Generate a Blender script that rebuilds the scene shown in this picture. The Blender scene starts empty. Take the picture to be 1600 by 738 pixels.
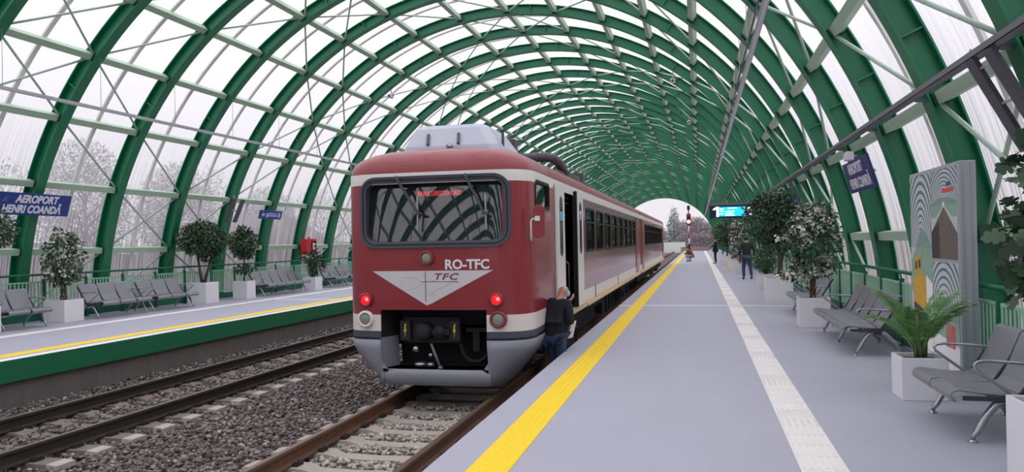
import bpy, bmesh, math, random
import numpy as np
from mathutils import Vector, Matrix
PI = math.pi
SC = bpy.context.scene
COL = SC.collection
# ------------------------------------------------------------------ camera, sky, exposure
cam_d = bpy.data.cameras.new('camera'); cam = bpy.data.objects.new('camera', cam_d); COL.objects.link(cam)
F_PX = 1225.0
cam_d.sensor_width = 36.0; cam_d.lens = F_PX / 1600 * 36.0; cam_d.clip_end = 2000; cam_d.clip_start = 0.05
yaw = math.radians(13.363); pit = math.radians(0.471); rol = math.radians(1.097)
fw = Vector((-math.sin(yaw) * math.cos(pit), math.cos(yaw) * math.cos(pit), math.sin(pit)))
r0 = Vector((math.cos(yaw), math.sin(yaw), 0)); u0 = r0.cross(fw)
rr = r0 * math.cos(rol) - u0 * math.sin(rol); uu = u0 * math.cos(rol) + r0 * math.sin(rol)
M = Matrix((( rr.x, uu.x, -fw.x), (rr.y, uu.y, -fw.y), (rr.z, uu.z, -fw.z))).to_4x4()
M.translation = Vector((0, 0, 1.68)); cam.matrix_world = M
SC.camera = cam
W = bpy.data.worlds.new('overcast_sky'); SC.world = W; W.use_nodes = True
bg = W.node_tree.nodes['Background']; bg.inputs[0].default_value = (0.935, 0.915, 0.97, 1)
_n = W.node_tree.nodes; _l = W.node_tree.links                     # overcast sky: the zenith is brighter than the horizon
_g = _n.new('ShaderNodeTexCoord'); _s = _n.new('ShaderNodeSeparateXYZ'); _l.new(_g.outputs['Generated'], _s.inputs[0])
_r = _n.new('ShaderNodeMapRange'); _r.inputs['From Min'].default_value = 0.02; _r.inputs['From Max'].default_value = 1.0
SKY_LOW, SKY_TOP = .93, 2.85
_r.inputs['To Min'].default_value = SKY_LOW; _r.inputs['To Max'].default_value = SKY_TOP; _r.interpolation_type = 'SMOOTHSTEP'
_l.new(_s.outputs['Z'], _r.inputs['Value']); _l.new(_r.outputs[0], bg.inputs[1])
SC.view_settings.view_transform = 'Standard'; SC.view_settings.look = 'None'
SC.view_settings.gamma = 1.0; SC.view_settings.use_curve_mapping = False
SC.view_settings.exposure = 0.0
SC.cycles.max_bounces = 10; SC.cycles.diffuse_bounces = 5; SC.cycles.transparent_max_bounces = 24

# ------------------------------------------------------------------ helpers
def lin(h):
    h = h.lstrip('#'); v = [int(h[i:i + 2], 16) / 255 for i in (0, 2, 4)]
    return tuple(c / 12.92 if c <= .04045 else ((c + .055) / 1.055) ** 2.4 for c in v) + (1,)
def mat(name, hexc, rough=.6, metal=0.0, var=0.0, vscale=8.0, bump=0.0, bscale=60.0, spec=.5, island=None, emit=0.0, coat=0.0, stretch=(1, 1, 1)):
    m = bpy.data.materials.new(name); m.use_nodes = True; nt = m.node_tree; N = nt.nodes; L = nt.links
    b = N['Principled BSDF']; c = lin(hexc)
    b.inputs['Base Color'].default_value = c; b.inputs['Roughness'].default_value = rough; b.inputs['Metallic'].default_value = metal
    b.inputs['Specular IOR Level'].default_value = spec
    if coat: b.inputs['Coat Weight'].default_value = coat; b.inputs['Coat Roughness'].default_value = .08
    if emit: b.inputs['Emission Color'].default_value = c; b.inputs['Emission Strength'].default_value = emit
    def coords(scale):
        g = N.new('ShaderNodeNewGeometry'); mp = N.new('ShaderNodeMapping'); mp.inputs['Scale'].default_value = stretch
        L.new(g.outputs['Position'], mp.inputs['Vector']); return mp.outputs['Vector']
    if island:
        g = N.new('ShaderNodeNewGeometry'); r = N.new('ShaderNodeValToRGB'); e = r.color_ramp.elements
        while len(e) < len(island): e.new(.5)
        for k, (p, hc) in enumerate(island): e[k].position = p; e[k].color = lin(hc)
        L.new(g.outputs['Random Per Island'], r.inputs['Fac']); L.new(r.outputs['Color'], b.inputs['Base Color'])
    elif var:
        n = N.new('ShaderNodeTexNoise'); n.inputs['Scale'].default_value = vscale; n.inputs['Detail'].default_value = 6
        L.new(coords(1), n.inputs['Vector'])
        mx = N.new('ShaderNodeMix'); mx.data_type = 'RGBA'
        mx.inputs['A'].default_value = tuple(x * (1 - var) for x in c[:3]) + (1,); mx.inputs['B'].default_value = tuple(min(1, x * (1 + var)) for x in c[:3]) + (1,)
        L.new(n.outputs['Fac'], mx.inputs['Factor']); L.new(mx.outputs['Result'], b.inputs['Base Color'])
    if bump:
        n = N.new('ShaderNodeTexNoise'); n.inputs['Scale'].default_value = bscale; n.inputs['Detail'].default_value = 5
        L.new(coords(1), n.inputs['Vector'])
        bp = N.new('ShaderNodeBump'); bp.inputs['Strength'].default_value = bump; bp.inputs['Distance'].default_value = .02
        L.new(n.outputs['Fac'], bp.inputs['Height']); L.new(bp.outputs['Normal'], b.inputs['Normal'])
    return m

KIDS = {}
class MB:
    """collects shapes and links them as one mesh"""
    def __init__(s): s.v = []; s.f = []; s.m = []; s.sm = []
    def add(s, v, f, mi=0, smooth=False):
        k = len(s.v); s.v += [tuple(p) for p in v]
        for q in f: s.f.append(tuple(i + k for i in q)); s.m.append(mi); s.sm.append(smooth)
        return s
    def box(s, x0, x1, y0, y1, z0, z1, mi=0):
        v = [(x, y, z) for z in (z0, z1) for y in (y0, y1) for x in (x0, x1)]
        return s.add(v, [(0, 2, 3, 1), (4, 5, 7, 6), (0, 1, 5, 4), (2, 6, 7, 3), (0, 4, 6, 2), (1, 3, 7, 5)], mi)
    def obox(s, c, ax, ay, az, mi=0):
        c = Vector(c); ax = Vector(ax); ay = Vector(ay); az = Vector(az)
        v = [c + ax * i + ay * j + az * k for k in (-1, 1) for j in (-1, 1) for i in (-1, 1)]
        return s.add(v, [(0, 2, 3, 1), (4, 5, 7, 6), (0, 1, 5, 4), (2, 6, 7, 3), (0, 4, 6, 2), (1, 3, 7, 5)], mi)
    def bar(s, a, b, w, h=None, up=(0, 0, 1), mi=0):
        a = Vector(a); b = Vector(b); d = b - a; l = d.length; d.normalize(); up = Vector(up)
        if abs(d.dot(up)) > .98: up = Vector((0, 1, 0))
        sx = d.cross(up).normalized(); sz = sx.cross(d); h = h or w
        return s.obox((a + b) / 2, sx * w / 2, d * l / 2, sz * h / 2, mi)
    def tube(s, pts, r, n=8, mi=0, closed=False, caps=True):
        P = [Vector(p) for p in pts]; R = r if isinstance(r, (list, tuple)) else [r] * len(P); k0 = len(s.v); m = len(P)
        ref = None; rings = []
        for i in range(m):
            if closed: t = P[(i + 1) % m] - P[i - 1]
            else: t = P[min(i + 1, m - 1)] - P[max(i - 1, 0)]
            t.normalize()
            if ref is None: ref = Vector((0, 0, 1)) if abs(t.z) < .9 else Vector((1, 0, 0))
            a = t.cross(ref).normalized(); b = a.cross(t).normalized(); ref = b
            rings.append([P[i] + (a * math.cos(2 * PI * j / n) + b * math.sin(2 * PI * j / n)) * R[i] for j in range(n)])
        v = [p for q in rings for p in q]; f = []
        for i in range(m if closed else m - 1):
            i2 = (i + 1) % m
            for j in range(n): f.append((i * n + j, i2 * n + j, i2 * n + (j + 1) % n, i * n + (j + 1) % n))
        if caps and not closed: f.append(tuple(range(n))); f.append(tuple((m - 1) * n + j for j in reversed(range(n))))
        return s.add(v, f, mi, True)
    def lathe(s, c, prof, axis='z', n=24, mi=0):
        """prof: (radius, height) pairs"""
        v = []; f = []; c = Vector(c); m = len(prof)
        for (r, h) in prof:
            for j in range(n):
                a = 2 * PI * j / n; p = (r * math.cos(a), r * math.sin(a), h)
                if axis == 'y': p = (p[0], p[2], p[1])
                if axis == 'x': p = (p[2], p[0], p[1])
                v.append(c + Vector(p))
        for i in range(m - 1):
            for j in range(n): f.append((i * n + j, i * n + (j + 1) % n, (i + 1) * n + (j + 1) % n, (i + 1) * n + j))
        f.append(tuple(reversed(range(n)))); f.append(tuple((m - 1) * n + j for j in range(n)))
        return s.add(v, f, mi, True)
    def prism(s, poly, fn, mi=0):
        """poly: 2D outline; fn(u,v,t) -> point for t in 0,1"""
        n = len(poly); v = [fn(p[0], p[1], 0) for p in poly] + [fn(p[0], p[1], 1) for p in poly]
        f = [tuple(range(n)), tuple(n + i for i in reversed(range(n)))] + [(i, n + i, n + (i + 1) % n, (i + 1) % n) for i in range(n)]
        return s.add(v, f, mi)
    def blob(s, c, rad, n=10, mi=0):
        c = Vector(c); v = []; f = []; m = n // 2
        for i in range(m + 1):
            th = PI * i / m
            for j in range(n): v.append((c.x + rad[0] * math.sin(th) * math.cos(2 * PI * j / n), c.y + rad[1] * math.sin(th) * math.sin(2 * PI * j / n), c.z + rad[2] * math.cos(th)))
        for i in range(m):
            for j in range(n): f.append((i * n + j, (i + 1) * n + j, (i + 1) * n + (j + 1) % n, i * n + (j + 1) % n))
        return s.add(v, f, mi, True)
    def mesh(s, name, mats, bevel=0.0, seg=2):
        me = bpy.data.meshes.new(name); me.from_pydata(s.v, [], s.f)
        for m in mats: me.materials.append(m)
        me.polygons.foreach_set('material_index', s.m); me.polygons.foreach_set('use_smooth', s.sm)
        bm = bmesh.new(); bm.from_mesh(me)
        bmesh.ops.recalc_face_normals(bm, faces=bm.faces)
        bmesh.ops.delete(bm, geom=[q for q in bm.verts if not q.link_faces], context='VERTS')
        if bevel:
            ed = [e for e in bm.edges if len(e.link_faces) == 2 and e.calc_face_angle(0) > .6]
            bmesh.ops.bevel(bm, geom=ed, offset=bevel, segments=seg, affect='EDGES', profile=.5, clamp_overlap=True)
        bm.to_mesh(me); bm.free(); me.update()
        return me
    def build(s, name, mats, parent=None, bevel=0.0, seg=2):
        if not isinstance(mats, (list, tuple)): mats = [mats]
        return link(name, s.mesh(name, mats, bevel, seg), parent)

def link(name, data, parent=None, loc=None, rz=None):
    o = bpy.data.objects.new(name, data); COL.objects.link(o)
    if parent: o.parent = parent; KIDS.setdefault(parent.name, []).append(o)
    if loc: o.location = loc
    if rz is not None: o.rotation_euler = (0, 0, rz)
    return o
def tag(o, label=None, cat=None, group=None, kind=None):
    if label: o['label'] = label
    if cat: o['category'] = cat
    if group: o['group'] = group
    if kind: o['kind'] = kind
    return o
def thing(name, label, cat, loc=(0, 0, 0), rz=0, group=None):
    o = link(name, None, None, loc, rz); o.empty_display_size = .1
    return tag(o, label, cat, group)
def copy_tree(o, loc=None, rz=None, label=None, parent=None):
    c = o.copy(); COL.objects.link(c)
    if parent: c.parent = parent; KIDS.setdefault(parent.name, []).append(c)
    if loc: c.location = loc
    if rz is not None: c.rotation_euler = (0, 0, rz)
    if label: c['label'] = label
    for ch in list(KIDS.get(o.name, [])): copy_tree(ch, parent=c)
    return c
def structure(name, mb, mats, label=None, bevel=0):
    o = mb.build(name, mats, None, bevel); o['kind'] = 'structure'
    if label: o['label'] = label
    return o
def arrmesh(name, V, Fc, mats, smooth=False):
    """fast mesh of equal-size faces from numpy arrays"""
    me = bpy.data.meshes.new(name); k = Fc.shape[1]
    me.vertices.add(len(V)); me.vertices.foreach_set('co', V.astype(np.float32).ravel())
    me.loops.add(Fc.size); me.loops.foreach_set('vertex_index', Fc.astype(np.int32).ravel())
    me.polygons.add(len(Fc)); me.polygons.foreach_set('loop_start', np.arange(0, Fc.size, k, dtype=np.int32))
    if smooth: me.polygons.foreach_set('use_smooth', np.ones(len(Fc), dtype=bool))
    for m in mats: me.materials.append(m)
    me.update(calc_edges=True); me.validate(); return me
FONT = None
def text_mesh(body, size, shear=0.0, bold=0.0, extrude=.004, spacing=1.0, align='CENTER'):
    cu = bpy.data.curves.new('lettering', 'FONT'); cu.body = body; cu.size = size; cu.shear = shear; cu.offset = bold
    cu.extrude = extrude; cu.align_x = align; cu.align_y = 'CENTER'; cu.space_character = spacing; cu.resolution_u = 3
    o = bpy.data.objects.new('lettering', cu); COL.objects.link(o)
    dg = bpy.context.evaluated_depsgraph_get(); me = bpy.data.meshes.new_from_object(o.evaluated_get(dg))
    bpy.data.objects.remove(o); return me
def put_text(name, body, size, origin, xdir, ydir, m, parent, width=None, **kw):
    """lettering lying in the plane of xdir and ydir"""
    me = text_mesh(body, size, **kw); me.materials.clear(); me.materials.append(m)
    x = Vector(xdir).normalized(); y = Vector(ydir).normalized(); z = x.cross(y)
    if width:
        xs = [v.co.x for v in me.vertices]; s = width / (max(xs) - min(xs))
    else: s = 1
    T = Matrix(((x.x * s, y.x, z.x, origin[0]), (x.y * s, y.y, z.y, origin[1]), (x.z * s, y.z, z.z, origin[2]), (0, 0, 0, 1)))
    me.transform(T); return link(name, me, parent)
def ordinal(n):
    return ['', 'first', 'second', 'third', 'fourth', 'fifth', 'sixth', 'seventh', 'eighth', 'ninth', 'tenth', 'eleventh', 'twelfth'][n]

# ------------------------------------------------------------------ materials
m_deck = mat('grey platform paving', '#a8a8b7', .62, var=.07, vscale=1.1, bump=.08, bscale=220)
m_yellow = mat('yellow tactile paint', '#f6d21c', .55, var=.04, vscale=3)
m_tact = mat('white tactile paint', '#e8e4e2', .6, var=.05, vscale=4)
m_whiteline = mat('white line paint', '#eeeef0', .5)
m_edge_green = mat('green platform edge', '#146b45', .5, var=.06, vscale=2)
m_conc = mat('dark concrete', '#6b6664', .9, var=.25, vscale=3, bump=.3, stretch=(1, 3, .6))
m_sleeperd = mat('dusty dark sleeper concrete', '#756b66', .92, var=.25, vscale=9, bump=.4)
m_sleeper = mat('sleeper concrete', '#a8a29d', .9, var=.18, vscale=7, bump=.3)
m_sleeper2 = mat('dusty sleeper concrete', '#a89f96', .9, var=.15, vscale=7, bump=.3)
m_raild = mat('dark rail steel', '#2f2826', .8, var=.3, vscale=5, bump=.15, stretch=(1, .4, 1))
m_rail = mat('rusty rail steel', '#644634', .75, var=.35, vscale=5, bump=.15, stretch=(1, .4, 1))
m_railtop = mat('worn rail head', '#6f6158', .42, .35, var=.15, vscale=4, stretch=(1, .3, 1))
m_green = mat('dark green steel', '#0d7450', .42, var=.05, vscale=1.5, coat=.1)
m_green2 = mat('dark green cleat', '#0a4a38', .5)
m_pale = mat('pale green steel', '#a9c3ae', .5)
m_brace = mat('pale brace steel', '#b4c7ba', .5)
m_fpost = mat('fence green', '#10694c', .45)
m_fbar = mat('fence pale green', '#9cc9ae', .5)
m_mull = mat('grey glazing bar', '#eeebeb', .6)
m_alu = mat('aluminium', '#b9b9bf', .35, .6)
m_tray = mat('grey cable tray', '#76727c', .5, .2)
m_darkgrey = mat('dark grey sheet', '#4d4c55', .5)
m_white = mat('white planter', '#e6e4ea', .5, var=.02)
m_soil = mat('potting soil', '#5a4c42', .95, var=.3, vscale=30, bump=.5)
m_bench = mat('grey bench steel', '#8d8d95', .36, .35, var=.04, vscale=20)
m_benchd = mat('dark bench beam', '#45454b', .5, .4)
m_chrome = mat('polished aluminium', '#a8a8ae', .25, .85)
m_red = mat('train red paint', '#8e2c33', .3, var=.08, vscale=.9, coat=.35)
m_red2 = mat('train side red paint', '#8a3540', .22, var=.12, vscale=.7, coat=.5)
m_roofm = mat('weathered roof paint', '#8a4a4c', .5, var=.12, vscale=2)
m_cream = mat('train cream paint', '#e6dfdb', .35, var=.05, vscale=1.2, coat=.2)
m_sill = mat('dirty yellow sill', '#d9bf98', .55, var=.22, vscale=2.5)
m_slate = mat('slate stripe paint', '#4b505d', .45)
m_skirt = mat('grey skirt paint', '#8f919f', .45, var=.08, vscale=3)
m_rubber = mat('slate rubber', '#494c59', .55)
m_black = mat('black underframe', '#1b1b1f', .8, var=.3, vscale=4)
m_inside = mat('dark cab interior', '#2c2e38', .8)
m_lens = mat('clear lamp lens', '#8f938c', .15)
m_redlens = mat('lit red lamp', '#f01c28', .2, emit=.95)
m_redcore = mat('bright lamp core', '#ff8a84', .2, emit=1.2)
m_led = mat('red led lettering', '#ff4a4c', .5, emit=1.25)
m_ledbg = mat('led board', '#3a1218', .6)
m_gold = mat('yellow marking', '#e3cf57', .5)
m_acgrey = mat('light grey roof pod', '#b9bccb', .4, var=.03)
m_sign = mat('blue sign', '#263f8f', .4)
m_signd = mat('dark blue sign', '#2a3170', .4)
m_signw = mat('white sign lettering', '#e9e9f2', .5)
m_cyan = mat('lit cyan screen', '#27c8f0', .4, emit=1.0)
m_lit = mat('lit white lettering', '#ffffff', .4, emit=1.2)
m_bluelit = mat('lit blue lamp', '#3a86f0', .4, emit=1.0)
m_screenf = mat('navy display case', '#1b2142', .4)
m_firered = mat('fire cabinet red', '#c4222c', .4)
m_leafd = mat('dark leaves', '#2f4a33', .5, island=[(0, '#28402c'), (.5, '#3a563b'), (1, '#55704e')])
m_leafm = mat('mid green leaves', '#3f6a3a', .5, island=[(0, '#33542f'), (.5, '#4a7440'), (1, '#6c9455')])
m_leafv = mat('variegated leaves', '#cfd3c2', .5, island=[(0, '#2b3f2e'), (.52, '#3c5440'), (.56, '#a3ac98'), (.68, '#dadacd'), (1, '#ece9e0')])
m_leafl = mat('left variegated leaves', '#cfd3c2', .5, island=[(0, '#28382c'), (.64, '#42544a'), (.7, '#8f978c'), (.85, '#c9cac2'), (1, '#deddd6')])
m_palm = mat('palm green', '#4f7d42', .5, island=[(0, '#3f6b38'), (.5, '#578446'), (1, '#7da35c')])
m_bark = mat('brown bark', '#6a5647', .9, var=.3, vscale=12, bump=.4)
m_barkg = mat('grey bark', '#565049', .9, var=.3, vscale=12, bump=.4)
m_stem = mat('green palm stems', '#4c5c3a', .7)
m_panelgrey = mat('silver totem frame', '#b4b6bd', .4, .3)
m_twig = mat('winter twigs', '#a59da2', .9)  # far trees: paled, the distance mist is put into the colour
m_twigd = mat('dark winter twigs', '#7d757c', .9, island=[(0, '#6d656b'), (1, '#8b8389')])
m_conif = mat('misty conifer', '#7d8a86', .9, island=[(0, '#8a9492'), (1, '#aab2b0')])  # greyed and lightened, so the colour itself carries the mist
m_earth = mat('winter earth', '#77706c', .95, var=.25, vscale=.2)
m_skin = mat('skin', '#c99a86', .55)
m_jacketblk = mat('black sweater', '#1d1f29', .9)
m_jeans = mat('blue jeans', '#3a4a6b', .9, var=.15, vscale=20)
m_jacketgrn = mat('dark olive jacket', '#2e3330', .9)
m_navy = mat('dark navy clothes', '#23252f', .9)
m_maroon = mat('maroon jacket', '#6b3a3a', .9)
m_beige = mat('pale trousers', '#9c948c', .9)
m_shoe = mat('black shoes', '#1c1b1f', .6)
m_mask = mat('light blue face mask', '#a5cfe0', .8)
m_paper = mat('white paper', '#eceaf0', .7)
m_hair = mat('dark hair', '#2c2726', .8)
def glass_mat(name, tint, alpha, rough=.02, ior=1.5, haze='#23252c'):
    m = bpy.data.materials.new(name); m.use_nodes = True; nt = m.node_tree; N = nt.nodes; L = nt.links; N.remove(N['Principled BSDF'])
    t = N.new('ShaderNodeBsdfTransparent'); t.inputs[0].default_value = lin(tint); g = N.new('ShaderNodeBsdfGlossy'); g.inputs['Roughness'].default_value = rough
    d = N.new('ShaderNodeBsdfDiffuse'); d.inputs[0].default_value = lin(haze)
    fr = N.new('ShaderNodeFresnel'); fr.inputs['IOR'].default_value = ior
    m1 = N.new('ShaderNodeMixShader'); m1.inputs[0].default_value = alpha; L.new(t.outputs[0], m1.inputs[1]); L.new(d.outputs[0], m1.inputs[2])
    m2 = N.new('ShaderNodeMixShader'); L.new(fr.outputs[0], m2.inputs[0]); L.new(m1.outputs[0], m2.inputs[1]); L.new(g.outputs[0], m2.inputs[2])
    L.new(m2.outputs[0], N['Material Output'].inputs[0]); return m
m_windscreen = glass_mat('windscreen glass', '#c4c8d4', .22, ior=2.1, haze='#4d515f')
m_sideglass = glass_mat('side window glass', '#6f737a', .55, ior=1.55)
def skin_material():
    m = bpy.data.materials.new('clear corrugated roof sheet'); m.use_nodes = True; nt = m.node_tree; N = nt.nodes; L = nt.links; N.remove(N['Principled BSDF'])
    g = N.new('ShaderNodeNewGeometry'); sp = N.new('ShaderNodeSeparateXYZ'); L.new(g.outputs['Position'], sp.inputs[0])
    mp = N.new('ShaderNodeMapping'); mp.inputs['Scale'].default_value = (.16, 30, .16); L.new(g.outputs['Position'], mp.inputs['Vector'])
    n = N.new('ShaderNodeTexNoise'); n.inputs['Scale'].default_value = 1; n.inputs['Detail'].default_value = 4; L.new(mp.outputs[0], n.inputs['Vector'])
    r = N.new('ShaderNodeMapRange'); r.inputs['From Min'].default_value = .36; r.inputs['From Max'].default_value = .60; L.new(n.outputs['Fac'], r.inputs['Value'])
    h = N.new('ShaderNodeMapRange'); h.inputs['From Min'].default_value = 5.6; h.inputs['From Max'].default_value = 1.4; L.new(sp.outputs['Z'], h.inputs['Value'])   # run-off streaks gather low on the sheet
    mu = N.new('ShaderNodeMath'); mu.operation = 'MULTIPLY'; L.new(r.outputs[0], mu.inputs[0]); L.new(h.outputs[0], mu.inputs[1])
    fa = N.new('ShaderNodeMath'); fa.operation = 'MULTIPLY_ADD'; fa.inputs[1].default_value = .60; fa.inputs[2].default_value = .28; L.new(mu.outputs[0], fa.inputs[0])
    t = N.new('ShaderNodeBsdfTransparent'); t.inputs[0].default_value = (.97, .97, .975, 1)
    tl = N.new('ShaderNodeBsdfTranslucent'); dirt = N.new('ShaderNodeMix'); dirt.data_type = 'RGBA'; dirt.inputs['A'].default_value = (.92, .91, .94, 1); dirt.inputs['B'].default_value = (.10, .09, .10, 1); L.new(mu.outputs[0], dirt.inputs['Factor']); L.new(dirt.outputs['Result'], tl.inputs[0])   # grimy condensation
    df = N.new('ShaderNodeBsdfDiffuse'); df.inputs[0].default_value = (.5, .48, .51, 1)
    mm = N.new('ShaderNodeMixShader'); mm.inputs[0].default_value = .35; L.new(tl.outputs[0], mm.inputs[1]); L.new(df.outputs[0], mm.inputs[2])
    ms = N.new('ShaderNodeMixShader'); L.new(fa.outputs[0], ms.inputs[0]); L.new(t.outputs[0], ms.inputs[1]); L.new(mm.outputs[0], ms.inputs[2])
    L.new(ms.outputs[0], N['Material Output'].inputs[0]); return m
m_skinroof = skin_material()
# ------------------------------------------------------------------ the place's main measures (metres; platform top is z = 0, tracks run along +Y)
XC, RV = -6.25, 9.66                      # vault centre line and radius of its purlin line
Y0, DY = 15.55, 2.66                      # the arch rib behind the left name board, rib spacing
EDGE_R, EDGE_L = -2.02, -10.45            # platform edges
AX_R, AX_L = -3.70, -8.33                 # track centre lines
ZR = -0.55                                # rail head
PLAT_END = 113.0
def ribY(i): return Y0 + DY * i
def vault(theta_deg, r=RV, y=0.0):
    a = math.radians(180 - theta_deg)     # theta from the left foot over the crown to the right foot
    return Vector((XC + r * math.cos(a), y, r * math.sin(a)))

# ------------------------------------------------------------------ platforms
pr = MB(); pr.box(EDGE_R, 3.9, -50, PLAT_END, -.16, 0)
structure('platform_deck', pr, m_deck, 'light grey paved right platform beside the train')
pw = MB(); pw.box(EDGE_R + .12, 3.9, -50, PLAT_END, -1.0, -.16)
structure('platform_wall', pw, m_conc, 'dark concrete wall under the right platform edge')
pl = MB(); pl.box(-16.4, EDGE_L, -50, PLAT_END, -.14, 0)
structure('platform_deck', pl, m_deck, 'light grey paved left platform across the tracks')
ge = MB(); ge.box(EDGE_L, EDGE_L + .03, -50, PLAT_END, -.345, -.004)
structure('platform_edge_band', ge, m_edge_green, 'dark green band along the left platform edge')
cw = MB(); cw.box(-16.4, EDGE_L - .06, -50, PLAT_END, -1.0, -.14)
structure('platform_wall', cw, m_conc, 'dark concrete wall under the left platform edge')
def strip(name, x0, x1, y0, y1, m, label, z=.004):
    b = MB(); b.box(x0, x1, y0, y1, .0, z); return structure(name, b, m, label)
# yellow warning strip with raised studs (near the camera the studs are real)
ys = MB(); ys.box(-1.70, -1.39, -50, PLAT_END, 0, .005)
for iy in range(0, 190):
    for ix in range(5):
        x = -1.67 + ix * .0625; y = 4.6 + iy * .0625
        ys.add([(x + .018 * math.cos(a), y + .018 * math.sin(a), .005) for a in np.arange(6) * PI / 3] + [(x + .011 * math.cos(a), y + .011 * math.sin(a), .010) for a in np.arange(6) * PI / 3],
               [(6, 7, 8, 9, 10, 11)] + [(k, (k + 1) % 6, 6 + (k + 1) % 6, 6 + k) for k in range(6)])
structure('trim_yellow_strip', ys, m_yellow, 'bright yellow studded warning strip along the right platform edge')
ts = MB(); ts.box(.685, 1.015, -50, PLAT_END, 0, .004)
k = 0; y = 4.0
while y < 34:                             # guiding bars, with a studded tile now and then
    if k % 6 == 4:
        for ix in range(6):
            for iy in range(6):
                x = .705 + ix * .058; yy = y + .02 + iy * .055
                ts.box(x - .014, x + .014, yy - .014, yy + .014, .004, .0085)
    elif k % 6 == 5:
        for iy in range(5): ts.box(.70, 1.0, y + .02 + iy * .066, y + .05 + iy * .066, .004, .008)
    else:
        for ix in range(6): ts.box(.697 + ix * .054, .727 + ix * .054, y + .01, y + .32, .004, .0085)
    y += .335; k += 1
structure('trim_tactile_strip', ts, m_tact, 'white ribbed tactile guide strip down the right platform')
strip('trim_white_line', EDGE_R, 2.6, 20.22, 20.36, m_whiteline, 'thin white line painted across the right platform')
strip('trim_yellow_line', 1.2, 2.4, 44.7, 45.2, m_yellow, 'short yellow line painted between guide strip and planters')
strip('trim_yellow_strip', -11.08, -10.77, -50, PLAT_END, m_yellow, 'yellow warning strip along the left platform edge')
strip('trim_edge_strip', -10.62, EDGE_L + .03, -50, PLAT_END, m_whiteline, 'off-white edge strip of the left platform', .006)
strip('trim_tactile_strip', -13.58, -13.25, -50, PLAT_END, m_tact, 'white guide strip along the left platform benches')
strip('trim_white_line', -13.25, -11.08, 22.63, 22.77, m_whiteline, 'thin white line painted across the left platform', .003)

# ------------------------------------------------------------------ outside ground, ballast, stones
gd = MB(); gd.box(-400, 400, -60, 900, -1.6, -1.02)
structure('ground', gd, m_earth, 'grey brown winter ground outside the vault')
rng = np.random.default_rng(7)
bb = MB()
bb.box(EDGE_L - .06, EDGE_R + .12, -50, 150, -1.01, -.815)
m_ballast = mat('ballast bed', '#5f5755', .95, var=.45, vscale=22, bump=1.0, bscale=25)
structure('ballast_bed', bb, m_ballast, 'dark grey gravel bed under both tracks')
m_stoned = mat('dark ballast stones', '#655d5a', .92, island=[(0, '#4a4341'), (.35, '#615856'), (.8, '#7f7572'), (.97, '#9c9391'), (1, '#b5adab')])
m_stonel = mat('pale ballast stones', '#a39b92', .92, island=[(0, '#7f766f'), (.4, '#a0978e'), (.85, '#bdb4aa'), (1, '#d6cfc6')])
def stones(name, xf, n, y0, y1, size, m, label, zlo=-.815, zhi=-.765, avoid=None):
    # squashed irregular octahedra with cut corners: 12 corners of an icosahedron, jittered
    t = (1 + 5 ** .5) / 2
    ico = np.array([(-1, t, 0), (1, t, 0), (-1, -t, 0), (1, -t, 0), (0, -1, t), (0, 1, t), (0, -1, -t), (0, 1, -t), (t, 0, -1), (t, 0, 1), (-t, 0, -1), (-t, 0, 1)], float) / 1.9
    fc = np.array([(0, 11, 5), (0, 5, 1), (0, 1, 7), (0, 7, 10), (0, 10, 11), (1, 5, 9), (5, 11, 4), (11, 10, 2), (10, 7, 6), (7, 1, 8), (3, 9, 4), (3, 4, 2), (3, 2, 6), (3, 6, 8), (3, 8, 9), (4, 9, 5), (2, 4, 11), (6, 2, 10), (8, 6, 7), (9, 8, 1)])
    y = rng.uniform(y0, y1, n); u = rng.uniform(0, 1, n); x = xf(u)
    if avoid is not None: k_ = ~avoid(x, y); x = x[k_]; y = y[k_]; n = len(x)
    s = size * rng.uniform(.6, 1.35, n); sc = np.stack([s * rng.uniform(.7, 1.3, n), s * rng.uniform(.7, 1.3, n), s * rng.uniform(.5, .9, n)], 1) / 2
    z = rng.uniform(zlo, zhi, n)
    V = ico[None] * rng.uniform(.75, 1.25, (n, 12, 1)) * sc[:, None, :]
    a = rng.uniform(0, 2 * PI, n); b = rng.normal(0, .5, n)
    ca, sa, cb, sb = np.cos(a)[:, None], np.sin(a)[:, None], np.cos(b)[:, None], np.sin(b)[:, None]
    X = V[..., 0]; Y = V[..., 1] * cb - V[..., 2] * sb; Z = V[..., 1] * sb + V[..., 2] * cb
    V = np.stack([X * ca - Y * sa + x[:, None], X * sa + Y * ca + y[:, None], Z + z[:, None]], 2)
    Fc = (fc[None] + (np.arange(n) * 12)[:, None, None]).reshape(-1, 3)
    o = link(name, arrmesh(name, V.reshape(-1, 3), Fc, [m])); return tag(o, label, 'gravel', None, 'stuff')
SL = .60                                   # sleeper spacing
def on_sleeper(ax, y00):
    def f(x, y):
        d = np.abs(((y - y00 + SL / 2) % SL) - SL / 2)
        return (d < .15) & (np.abs(x - ax) < 1.27)
    return f
SY_R, SY_L = 7.28, 6.95
offL, offR = on_sleeper(AX_L, SY_L), on_sleeper(AX_R, SY_R)
both = lambda x, y: (offL(x, y) & ((np.abs(x - AX_L) > 1.03) | (np.abs(x - AX_L) < .68))) | (offR(x, y) & (np.abs(x - AX_R) > .86))
stones('gravel', lambda u: -10.45 + u * 6.05, 30000, 5.6, 17, .056, m_stoned, 'dark brown-grey gravel between the two tracks and left wall', avoid=both)
stones('gravel', lambda u: -10.45 + u * 6.05, 15000, 17, 40, .075, m_stoned, 'dark gravel further along beside the train', avoid=both)
stones('gravel', lambda u: -4.35 + u * 2.3, 9000, 5.4, 11.6, .055, m_stonel, 'pale dusty gravel between the rails in front of the train', avoid=offR)
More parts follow.
